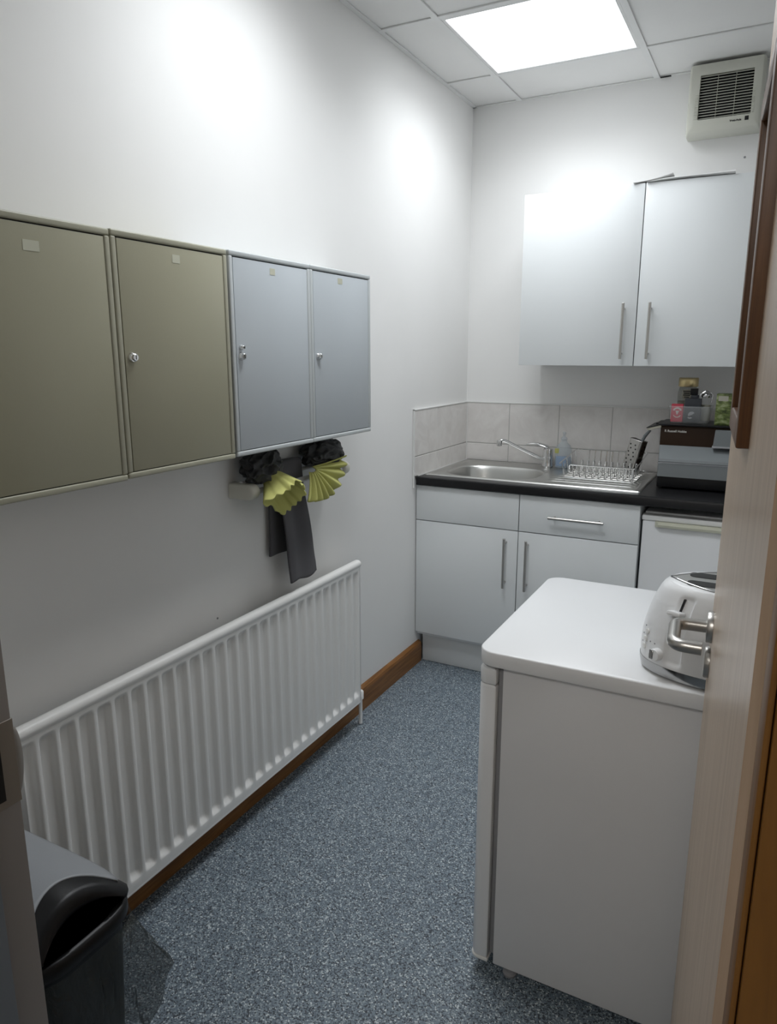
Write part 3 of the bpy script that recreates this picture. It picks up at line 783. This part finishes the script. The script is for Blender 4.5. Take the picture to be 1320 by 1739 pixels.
# ------------------------------------------------------------------ towel rail with two bars
t = thing('towel_rail', 'cream double-bar towel rail on the wall below the grey lockers', 'towel rail', (0.05, -1.62, 1.065))
for yc in (-1.862, -1.345):
    bm = bmesh.new()
    ang = [k * PI / 10 for k in range(-5, 6)]
    o2 = [(0.001, -.0235)] + [(.068 + .024 * math.cos(a), .0235 * math.sin(a)) for a in ang] + [(.001, .0235)]
    rings = []
    for s, dy in ((.80, -.019), (.95, -.0165), (1, -.012), (1, .012), (.95, .0165), (.80, .019)):
        rings.append([(max(.001, .045 + (x - .045) * (s if x > .02 else 1)), yc + dy, 1.058 + z * s) for x, z in o2])
    loft(bm, rings)
    link_mesh('end_bracket', bm, 'rail_pl', t, True, 50)
for (x, z) in ((.034, 1.078), (.072, 1.056)):
    bm = bmesh.new(); tube(bm, [(x, -1.862, z), (x, -1.355, z)], .0085, 16); link_mesh('bar', bm, 'rail_bar', t, True)

# towel over the rear bar
def towel_pt(u, v):
    # v: 0 back hem .. 1 front hem ; u across (0 near, 1 far)
    Lb, Lf = 0.315, 0.412
    s = -Lb + (Lb + Lf) * v
    r = .016; half = r * PI / 2
    wav = .006 * math.sin(u * 9 + 1) * min(1, abs(s) / .2)
    if abs(s) < half:
        a = s / r
        x = .034 + r * math.sin(a); z = 1.078 + .010 + r * math.cos(a) + .018
    elif s < 0: x = .034 - r - 0.0; z = 1.078 + .028 + (s + half); wav *= .3
    else: x = .034 + r + .004 * math.sin(u * 5) + .05 * max(0, (s - .12)) ; z = 1.078 + .028 - (s - half)
    fold = 0
    yl, yr = -1.700 + .0 * v, -1.582
    if s > 0:
        k = min(1, s / .38); yl = -1.700 + .022 * k; yr = -1.575 + .060 * k
    else:
        k = min(1, -s / .34); yl = -1.705 - .012 * k; yr = -1.59 - .02 * k
    y = yl + (yr - yl) * u
    if s > 0: z -= -.004 * (1 - u) * min(1, s / .3) - .004 * math.sin(u * 8) * min(1, s / .3)
    x += wav + .007 * noise.noise((y * 14, z * 7, 3)) * min(1, abs(s) / .1)
    if s < 0: x = max(.008, x)
    return (x, y, z)
bm = bmesh.new(); sheet(bm, towel_pt, 26, 80)
o = link_mesh('towel', bm, 'towel', None, True, 80); solidify(o, .007)
tag(o, 'dark grey terry towel hanging from the rail below the grey lockers', 'towel')

# dark bundles with lime pleated cuffs
def puff(cx, cy, cz, rx, ry, rz, seed, fold):
    bm = bmesh.new(); bmesh.ops.create_icosphere(bm, subdivisions=6, radius=1)
    for v in bm.verts:
        p = v.co.copy()
        w = Vector((noise.noise(p * 2 + Vector((seed, 5, 0))), noise.noise(p * 2 + Vector((0, seed, 9))), noise.noise(p * 2 + Vector((7, 0, seed))))) * .5
        q = 1 + .20 * noise.noise(p * 1.5 + Vector((seed, 0, 0)))
        rid = 1 - abs(noise.noise((p + w) * 1.5 + Vector((0, seed, 0)))) * 2.6
        q += fold * max(-.4, rid)
        rid2 = 1 - abs(noise.noise((p + w) * 3.0 + Vector((seed, seed, 0)))) * 2.4
        q += fold * .12 * max(-.4, rid2)
        v.co = Vector((max(.006, cx + p.x * rx * q), cy + p.y * ry * q, min(1.180, cz + p.z * rz * q)))
    return bm
t = thing('bundled_cloth', 'dark bundled cloth with frilled lime cuff, near the left end of the towel rail', 'cloth', (.09, -1.80, 1.09), 'cloth bundles on the towel rail')
link_mesh('dark_bundle', puff(.062, -1.800, 1.126, .046, .064, .045, 3.1, .26), 'dark_cloth', t, True, 80)
bm = bmesh.new()
CD = Vector((.70, .10, -.70)).normalized(); CE1 = Vector((0, 1, 0)) - CD * CD.y; CE1.normalize(); CE2 = CD.cross(CE1)   # CE2 points up and out
def cuffL(u, v):
    a = u * 2 * PI
    c = Vector((.082, -1.775, 1.090)) + CD * (.092 * v) + Vector((0, .014 * v, -.006 * v))
    fl_ = max(0, -math.cos(a - .35)) ** 3            # flare at the near upper side
    w = .030 + .024 * v + .055 * v * fl_
    pl_ = 1 + v * (.060 * math.sin(a * 12 + .6) + .07 * math.sin(a * 4 + 1))
    r1 = w * pl_ * 1.05; r2 = (.026 + .026 * v) * pl_
    p = c + CE1 * (r1 * math.cos(a)) + CE2 * (r2 * math.sin(a) * (1.0 if math.sin(a) > 0 else 1.25))
    p -= CD * (.034 * v * max(0, math.sin(a)) + .040 * v * fl_ - .004 * v * math.sin(a * 17)); p += CE2 * (.012 * fl_ * v)
    return tuple(p)
sheet(bm, cuffL, 120, 18)
bmesh.ops.remove_doubles(bm, verts=bm.verts, dist=1e-6)
solidify(link_mesh('pleated_cuff', bm, 'lime', t, True, 80), .0035)
t = thing('bundled_cloth', 'dark bundled cloth with a fanned lime cuff, near the right end of the towel rail', 'cloth', (.09, -1.48, 1.09), 'cloth bundles on the towel rail')
link_mesh('dark_bundle', puff(.064, -1.470, 1.128, .048, .084, .046, 9.4, .20), 'dark_cloth', t, True, 80)
bm = bmesh.new()
def cuffR(u, v):
    a = math.radians(2 - 112 * u)
    L = .186 - .060 * u + .004 * math.sin(u * 9 * 2 * PI + 1) + .006 * noise.noise((u * 9, 3, 0))
    r = .018 + (L - .018) * v
    y = -1.600 + r * math.cos(a) * 1.02; z = 1.096 + r * math.sin(a) * .80 + .012 * math.cos(a) * v
    x = .100 + .030 * v - .018 * v * v + (.0085 + .004 * noise.noise((u * 6, 1, 0))) * (.25 + v) * math.cos((u + .03 * math.sin(u * 9)) * 8 * 2 * PI) + .018 * math.sin(u * PI)
    return (x, y, z)
sheet(bm, cuffR, 140, 16)
solidify(link_mesh('pleated_cuff', bm, 'lime', t, True, 80), .0035)

# ------------------------------------------------------------------ freezer near the door
t = thing('freezer', 'white under-counter freezer standing beside the open door', 'freezer', (1.18, -1.84, 0))
bm = bmesh.new(); slab(bm, rrect(0.884, 1.488, -2.136, -1.545, .04, 8), .799, .833, .003)
link_mesh('freezer_top', bm, 'appliance', t, True, 45)
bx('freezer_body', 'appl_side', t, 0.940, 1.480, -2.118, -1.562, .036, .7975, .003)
bm = bmesh.new()
out = rrect(0.886, 0.927, -2.124, -1.556, .02, 8, (.003, .020, .020, .003))
slab(bm, out, .050, .750, .004)
d = link_mesh('freezer_door', bm, 'appliance', t, True, 45)
bm = bmesh.new(); slab(bm, out, .7515, .789, .004); link_mesh('hinge_cover', bm, 'appliance', d, True, 45)
bm = bmesh.new(); slab(bm, rrect(0.884, 0.929, -2.125, -1.555, .02, 8, (.003, .020, .020, .003)), .040, .0495, .003); link_mesh('door_end_cap', bm, 'tile_trim', d, True, 45)
bx('door_gasket', 'soft_grey', t, 0.9275, 0.9395, -2.108, -1.572, .055, .785, .002)
bx('gap_shadow', 'shadow_gap', t, 0.900, 0.9395, -2.112, -1.568, .790, .7985)
for x in (.975, 1.44):
    for y in (-2.09, -1.59):
        bm = bmesh.new(); lathe(bm, [(.016, 0), (.017, .006), (.010, .010), (.008, .036), (0, .036)], (x, y, .0005), 16)
        link_mesh('foot', bm, 'soft_grey', t, True)

# ------------------------------------------------------------------ toaster
TX, TY, TZ = 1.402, -2.026, 0.8335
t = thing('toaster', 'white toaster with chrome base standing on the freezer', 'toaster', (TX, TY, TZ))
A_, B_ = .198, .106
def tsup(a, s, ex=2.3):
    c, q = math.cos(a), math.sin(a)
    k = (abs(c) ** ex + abs(q) ** ex) ** (-1 / ex)
    return (TX + A_ * s * k * c, TY + B_ * s * k * q)
SZ = [(.004, .955), (.006, .985), (.020, 1.0), (.026, 1.0)]
BODY = [(.026, .992), (.045, .997), (.075, .990), (.100, .968), (.125, .935), (.148, .895), (.165, .858), (.175, .830), (.181, .800), (.185, .765)]
NT = 72
def tring(z, s): return [(*tsup(2 * PI * k / NT, s), TZ + z) for k in range(NT)]
def tsurf(a, z):
    for (z0, s0), (z1, s1) in zip(BODY[:-1], BODY[1:]):
        if z0 <= z <= z1: s = s0 + (s1 - s0) * (z - z0) / (z1 - z0); break
    x, y = tsup(a, s); return Vector((x, y, TZ + z))
def tframe(a, z):
    p = tsurf(a, z); e = .002
    du = (tsurf(a + .01, z) - tsurf(a - .01, z)).normalized(); dz = (tsurf(a, z + e) - tsurf(a, z - e)).normalized()
    n = du.cross(dz).normalized()
    mt = Matrix((du, dz, n)).transposed().to_4x4(); mt.translation = p
    return mt
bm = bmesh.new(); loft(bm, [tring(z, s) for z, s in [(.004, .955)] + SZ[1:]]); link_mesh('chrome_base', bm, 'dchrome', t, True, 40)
for aa in (.5, 2.6, 3.7, 5.8):
    x, y = tsup(aa, .75); bm = bmesh.new(); lathe(bm, [(.010, 0), (.010, .006), (0, .006)], (x, y, TZ), 12); link_mesh('foot', bm, 'ink', t)
def tshell(k, z):
    a = 2 * PI * k / 360; p = tsurf(a, z)
    da = (math.degrees(a) - 231) / 6.0
    g = max(0, 1 - abs(da) ** 4) * min(1, max(0, (z - .030) / .010)) * min(1, max(0, (.176 - z) / .012))
    g = g * g * (3 - 2 * g)
    c_ = Vector((TX, TY, p.z)); return p + (c_ - p).normalized() * .0050 * g
bm = bmesh.new()
zz = [.026 + (.185 - .026) * i / 52 for i in range(53)]; zz[-1] = .18499
loft(bm, [[tshell(k, z) for k in range(360)] for z in zz], True, False); link_mesh('toaster_shell', bm, 'appliance', t, True, 50)
# top plate: pointed oval with slots
def vesica(s, z, n=24):
    out = []
    L, Wd = .150 * s + (s - 1) * .02, .081 * s
    for k in range(n): u = -1 + 2 * k / n; out.append((TX + u * L, TY - Wd * (1 - abs(u) ** 2.2) * 1, z))
    for k in range(n): u = 1 - 2 * k / n; out.append((TX + u * L, TY + Wd * (1 - abs(u) ** 2.2), z))
    return out
bm = bmesh.new()
top = tring(.185, .765)
loft(bm, [top, tring(.1868, .745), tring(.1872, .40)], False, True)
link_mesh('top_cap', bm, 'appliance', t, True, 50)
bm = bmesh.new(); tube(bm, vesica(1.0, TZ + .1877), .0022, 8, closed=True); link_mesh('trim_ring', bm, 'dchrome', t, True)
bm = bmesh.new(); loft(bm, [vesica(.98, TZ + .1867), vesica(.98, TZ + .1885)]); link_mesh('top_plate', bm, 'steel', t)
for sy in (-1, 1):
    bm = bmesh.new()
    o2 = [(x, y) for x, y in rrect(TX - .118, TX + .118, TY + sy * .029 - .0165, TY + sy * .029 + .0165, .010, 5)]
    loft(bm, [[(x, y, TZ + .1885) for x, y in o2], [(x, y, TZ + .1892) for x, y in o2]])
    link_mesh('bread_slot', bm, 'ink', t)
def on_toaster(name, m, a, z, build, parent=None):
    bm = bmesh.new(); build(bm); bmesh.ops.transform(bm, matrix=tframe(a, z), verts=bm.verts)
    return link_mesh(name, bm, m, parent or t, True, 40)
AL = math.radians(226)
LA = math.radians(229)
on_toaster('lever_slot', 'ink', LA, .148, lambda b: box(b, -.0018, .0018, -.024, .020, -.009, -.0012))
on_toaster('lever', 'appliance', LA, .138, lambda b: slab(b, rrect(-.016, .012, -.0045, .0045, .0042, 5), -.004, .020, .002))
# control dimple ring
def dimple(b):
    P = [(x, y, .0003) for x, y in rrect(-.013, .013, -.110, .040, .012, 8)]
    tube(b, P, .0016, 8, closed=True)
PAGE = math.radians(222)
def knob(b):
    lathe(b, [(.0125, 0), (.0125, .010), (.0110, .013), (0, .0132)], (0, 0, 0), 24)
kp = on_toaster('browning_knob', 'appliance', math.radians(221), .048, knob)
on_toaster('knob_mark', 'dchrome', math.radians(221), .048, lambda b: box(b, -.010, -.001, -.009, .009, .0128, .0142, .001, 1), kp)
for (aa, z) in ((206, .082), (205, .066), (204, .050)):
    on_toaster('push_button', 'tile_trim', math.radians(aa), z, lambda b: lathe(b, [(.0062, -.001), (.0062, .0015), (.0050, .0025), (0, .0025)], (0, 0, 0), 20))
for (aa, z) in ((200.5, .091), (199.5, .074), (199, .057), (212, .066), (217, .066)):
    on_toaster('indicator', 'soft_grey', math.radians(aa), z, lambda b: lathe(b, [(.0016, 0), (.0016, .0006), (0, .0006)], (0, 0, 0), 10))
# dark item behind it
bm = bmesh.new(); lathe(bm, [(.072, 0), (.076, .004), (.074, .03), (.060, .12), (.050, .17), (.046, .185), (.020, .195), (0, .197)], (1.405, -1.735, .8332), 36)
bm2 = bmesh.new()
ke = thing('kettle', 'dark item standing behind the toaster, almost wholly hidden by the open door', 'kettle', (1.405, -1.735, .833))
link_mesh('kettle_body', bm, 'black_pl', ke, True)
tube(bm2, arc_path([(1.455, -1.735, .98), (1.515, -1.735, .985), (1.520, -1.735, .88), (1.47, -1.735, .87)], .02, 5), .008, 12); link_mesh('kettle_handle', bm2, 'black_pl', ke, True)

# ------------------------------------------------------------------ door frame
def frame_piece(name, m, sgn, x):
    """sgn +1: left jamb whose reveal looks towards +x at x"""
    o = empty_struct(name, (x, YF - WT / 2, 0))
    bm = bmesh.new()
    a, b = (x - .034, x) if sgn > 0 else (x, x + .034)
    box(bm, a, b, YF - WT - .004, YF + .002, 0.0005, 2.076, .0015)
    link_mesh('jamb_lining', bm, m, o, True)
    s0, s1 = (x + .0005, x + .013) if sgn > 0 else (x - .004, x - .0005)
    bm = bmesh.new(); box(bm, s0, s1, YF - WT - .002, YF - .0455, 0.001, 2.06, .0015); 
    link_mesh('door_stop', bm, 'jamb_blue' if sgn > 0 else m, o, True)
    return o
JL = frame_piece('trim_1', 'jamb_grey', 1, .590)
JR = frame_piece('trim_2', 'jamb_wood', -1, 1.4095)
bm = bmesh.new(); box(bm, .557, 1.443, YF - WT - .004, YF + .002, 2.0435, 2.079); struct(link_mesh('trim_3', bm, 'jamb_wood'))
bx('groove', 'shadow_gap', JL, .5903, .5912, YF - .0453, YF - .0435, .001, 2.04)
# strike plate with lip
t = thing('strike_plate', 'dull metal strike plate on the left door jamb, beside the radiator end', 'strike plate', (.59, -3.01, .95))
bm = bmesh.new()
pz0, pz1 = .897, 1.012
box(bm, .5902, .5918, YF - .034, YF + .003, pz0, pz1, .0006, 1)
# curved lip on the room side
def lip(u, v):
    z = .905 + (1.000 - .905) * v; k = u
    s = math.sin(v * PI) ** .35
    return (.5910 - .007 * k * k, YF + .002 + .014 * k * s, z)
sheet(bm, lip, 6, 14)
o = link_mesh('plate', bm, 'strike', t, True, 40)
bx('latch_hole', 'ink', t, .5916, .5922, YF - .036, YF - .018, .908, .990)

# ------------------------------------------------------------------ door leaf, open into the room
D = empty_struct('door_1', (1.400, -3.0, 0))
ha = math.atan2(-(1.34 - 1.40), .8)   # rotation from +y towards -x
ML = Matrix.Translation((1.400, -3.0, 0)) @ Matrix.Rotation(ha, 4, 'Z')   # local: y along leaf, x normal (+x away)
LW = .802; LT = .044; ZD0, ZD1 = .008, 2.038
px0, px1, pz0, pz1 = .325, .535, 1.378, 1.735      # vision panel along leaf y, height
bm = bmesh.new()
for (a, b, c, d_) in ((0, px0, ZD0, ZD1), (px1, LW, ZD0, ZD1), (px0, px1, ZD0, pz0), (px0, px1, pz1, ZD1)):
    box(bm, 0, LT, a, b, c, d_)
bmesh.ops.remove_doubles(bm, verts=bm.verts, dist=1e-6)
bmesh.ops.transform(bm, matrix=ML, verts=bm.verts)
leaf = link_mesh('door_leaf', bm, 'door_wood', D)
bm = bmesh.new(); box(bm, .019, .025, px0 + .001, px1 - .001, pz0 + .001, pz1 - .001); bmesh.ops.transform(bm, matrix=ML, verts=bm.verts)
link_mesh('vision_glass', bm, 'glass', D)
bw, bo = .030, .0125
for (a, b, c, d_) in ((px0 - .016, px0 + .014, pz0 - .016, pz1 + .016), (px1 - .014, px1 + .016, pz0 - .016, pz1 + .016), (px0 + .014, px1 - .014, pz0 - .016, pz0 + .012), (px0 + .014, px1 - .014, pz1 - .012, pz1 + .016)):
    for s in (0, 1):
        bm = bmesh.new()
        box(bm, *((-bo, .018) if s == 0 else (.026, LT + bo)), a, b, c, d_, .0025, 2)
        # keep the part over the face only slightly wider than the opening
        bmesh.ops.transform(bm, matrix=ML, verts=bm.verts)
        link_mesh('glazing_bead', bm, 'bead', D, True)
# lever and roses on the visible face
hy, hz = LW - .060, 1.012
def loc_mesh(name, bm, m, parent=D, ang=40):
    bmesh.ops.transform(bm, matrix=ML, verts=bm.verts); return link_mesh(name, bm, m, parent, True, ang)
RM = lambda y, z: Matrix.Translation((0, y, z)) @ Matrix.Rotation(-PI / 2, 4, 'Y')
bm = bmesh.new(); lathe(bm, [(.0265, .0002), (.0265, .0075), (.0250, .0095), (0, .0095)], (0, 0, 0), 40, RM(hy, hz)); loc_mesh('handle_rose', bm, 'nickel')
bm = bmesh.new(); lathe(bm, [(.0265, .0002), (.0265, .0065), (.0250, .0085), (0, .0085)], (0, 0, 0), 40, RM(hy, hz - .062)); loc_mesh('keyhole_rose', bm, 'nickel')
bm = bmesh.new()
tube(bm, arc_path([(-.0095, hy, hz), (-.058, hy, hz), (-.058, hy - .100, hz), (-.016, hy - .103, hz)], .020, 8), .0105, 18)
loc_mesh('lever_handle', bm, 'nickel')
# far side furniture
bm = bmesh.new(); lathe(bm, [(.0265, .0002), (.0265, .0085), (0, .0085)], (0, 0, 0), 32, Matrix.Translation((LT, hy, hz)) @ Matrix.Rotation(PI / 2, 4, 'Y'))
tube(bm, arc_path([(LT + .009, hy, hz), (LT + .055, hy, hz), (LT + .055, hy - .115, hz)], .018, 6), .0095, 14); loc_mesh('lever_handle', bm, 'nickel')

# ------------------------------------------------------------------ swing bin
BCX, BCY = .330, -2.8795
BHX, BHY = .209, .1165
t = thing('waste_bin', 'black swing bin with grey flap lid, between the radiator and the door jamb', 'bin', (BCX, BCY, 0))
def bsup(a, hx, hy_, ex=4.0):
    c, q = math.cos(a), math.sin(a); k = (abs(c) ** ex + abs(q) ** ex) ** (-1 / ex)
    return (BCX + hx * k * c, BCY + hy_ * k * q)
def bring(hx, hy_, z, n=96): return [(*bsup(2 * PI * k / n, hx, hy_), z) for k in range(n)]
bm = bmesh.new()
loft(bm, [bring(BHX - .050, BHY - .026, .004), bring(BHX - .045, BHY - .022, .010), bring(BHX - .012, BHY - .006, .530), bring(BHX - .004, BHY - .002, .538), bring(BHX, BHY, .544), bring(BHX, BHY, .560),
          bring(BHX - .004, BHY - .003, .566), bring(BHX - .010, BHY - .008, .567), bring(BHX - .018, BHY - .014, .560), bring(BHX - .060, BHY - .040, .06)], True, True)
link_mesh('bin_body', bm, 'black_pl', t, True, 50)
# arched hood with a recessed mouth at the front (+x)
def arch(hw, z0, rise, n=28):
    P = [(-hw, z0)]
    for k in range(n + 1):
        u = -1 + 2 * k / n; P.append((hw * u, z0 + .004 + rise * (1 - abs(u) ** 2.0)))
    P.append((hw, z0)); return P
def wide(x):
    t_ = max(0, (x - BCX) / BHX); return 1 - .26 * t_ ** 5
def ring_at(x, P): return [(x - .028 * (1 - (y / BHY) ** 2) * max(0, (x - BCX) / BHX) ** 3, BCY + y * wide(x), z) for y, z in P]
SPR, RISE = .574, .050
def crown(y): 
    u = (y - BCY) / (BHY - .004); return SPR + .004 + RISE * max(0, 1 - u * u)
XF = BCX + BHX
bm = bmesh.new()
loft(bm, [ring_at(BCX - BHX + .006, arch(BHY - .030, SPR, RISE - .030)), ring_at(BCX - BHX + .010, arch(BHY - .012, SPR, RISE - .010)), ring_at(BCX - BHX + .024, arch(BHY - .004, SPR, RISE)),
          ring_at(XF - .030, arch(BHY - .004, SPR, RISE)), ring_at(XF - .018, arch(BHY - .006, SPR, RISE - .005)), ring_at(XF - .008, arch(BHY - .012, SPR, RISE - .014)),
          ring_at(XF - .005, arch(BHY - .018, SPR, RISE - .022)), ring_at(XF - .008, arch(BHY - .022, SPR, RISE - .028)),
          ring_at(XF - .012, arch(BHY - .024, SPR, RISE - .030)), ring_at(XF - .095, arch(BHY - .024, SPR, RISE - .030))], True, True)
link_mesh('bin_hood', bm, 'black_pl', t, True, 45)
bm = bmesh.new()
def flap(u, v):
    q = 2 * v - 1
    x = BCX - BHX + .020 + (2 * BHX - .054) * u
    hw = (BHY - .0150) * wide(x + .004) - .004 * u * u
    y = BCY + hw * q
    xx = x - .046 * (1 - q * q) * u ** 4
    r = y - BCY; ph = r / ((BHY - .004) * wide(x))
    return (xx, y, SPR + .004 + RISE * max(0, 1 - ph * ph) + .0022)
sheet(bm, flap, 30, 24)
solidify(link_mesh('flap_lid', bm, 'bin_grey', t, True, 60), .003, -1)
# liner
bm = bmesh.new()
def liner(u, v):
    a = u * 2 * PI
    z = .538 - v * .27
    tap = .008 * v
    x, y = bsup(a, BHX + .002 - tap, BHY + .002 - tap)
    n_ = noise.noise((math.cos(a) * 3.4, math.sin(a) * 3.4, v * 3 + 2)); n2 = noise.noise((math.cos(a) * 16, math.sin(a) * 11, v * 3.0 - a))
    n3 = noise.noise((math.cos(a) * 34, math.sin(a) * 26, v * 4.0 + a * 2))
    off = v * (.008 + .014 * n_) + (.010 * abs(n2) + .004 * abs(n3)) * min(1, v * 4)
    px = math.degrees(a)
    da = (px - 29 + 180) % 360 - 180
    va = v / .36 if v < .36 else max(0, 1 - (v - .36) / .56)
    bl = max(0, 1 - abs(da) / 17) ** .8 * va ** .9
    off += .072 * bl * (1 + .25 * n2 + .15 * n3)
    c, q = math.cos(a), math.sin(a)
    x += c * off * .8; y += (q if abs(da) > 40 else .75) * off
    return (x, max(y, YF + .0045), z + .016 * n_ * v + .008 * n2 * v)
sheet(bm, liner, 300, 44)
bmesh.ops.remove_doubles(bm, verts=bm.verts, dist=1e-6)
link_mesh('bin_liner', bm, 'bag', t, True, 80)

# ------------------------------------------------------------------ camera, world, added corridor fill light
cam = bpy.data.cameras.new('camera'); co = bpy.data.objects.new('camera', cam); COL.objects.link(co)
yaw, pitch_, roll, fpx = math.radians(27.8255), math.radians(-12.5561), math.radians(-0.0287), 1220.06
fwd = Vector((-math.sin(yaw) * math.cos(pitch_), math.cos(yaw) * math.cos(pitch_), math.sin(pitch_)))
right = Vector((math.cos(yaw), math.sin(yaw), 0)); up = right.cross(fwd)
r2 = right * math.cos(roll) + up * math.sin(roll); u2 = -right * math.sin(roll) + up * math.cos(roll)
mt = Matrix((r2, u2, -fwd)).transposed().to_4x4(); mt.translation = Vector((1.3923, -3.504, 1.4587))
co.matrix_world = mt
cam.sensor_fit = 'HORIZONTAL'; cam.sensor_width = 36.0; cam.lens = fpx * 36.0 / 1320.0
cam.clip_start = 0.02
SC.camera = co
w = bpy.data.worlds.new('world'); SC.world = w; w.use_nodes = True
w.node_tree.nodes['Background'].inputs['Color'].default_value = (0.9, 0.95, 1, 1)
w.node_tree.nodes['Background'].inputs['Strength'].default_value = 0.05
t = thing('ceiling_light', 'unseen ceiling light added in the corridor as fill, outside the doorway', 'light', (1.0, -4.6, H - .01), 'ceiling light panels')
md2 = M['lit'].copy(); md2.name = 'corridor_fill_glow'; md2.node_tree.nodes['Principled BSDF'].inputs['Emission Strength'].default_value = 15.0
md2.node_tree.nodes['Principled BSDF'].inputs['Emission Color'].default_value = (1.0, 0.965, 0.92, 1)
bm = bmesh.new(); box(bm, .72, 1.28, -4.88, -4.32, H - .012, H - .002); link_mesh('diffuser', bm, md2, t)  # unseen glowing panel, added to send fill light in through the doorway
bx('light_frame', 'tbar', t, .70, 1.30, -4.90, -4.30, H - .0065, H - .001)

vs = SC.view_settings
vs.view_transform = 'Standard'; vs.look = 'None'; vs.gamma = 1.0; vs.exposure = 0.10
try: vs.use_curve_mapping = False
except Exception: pass
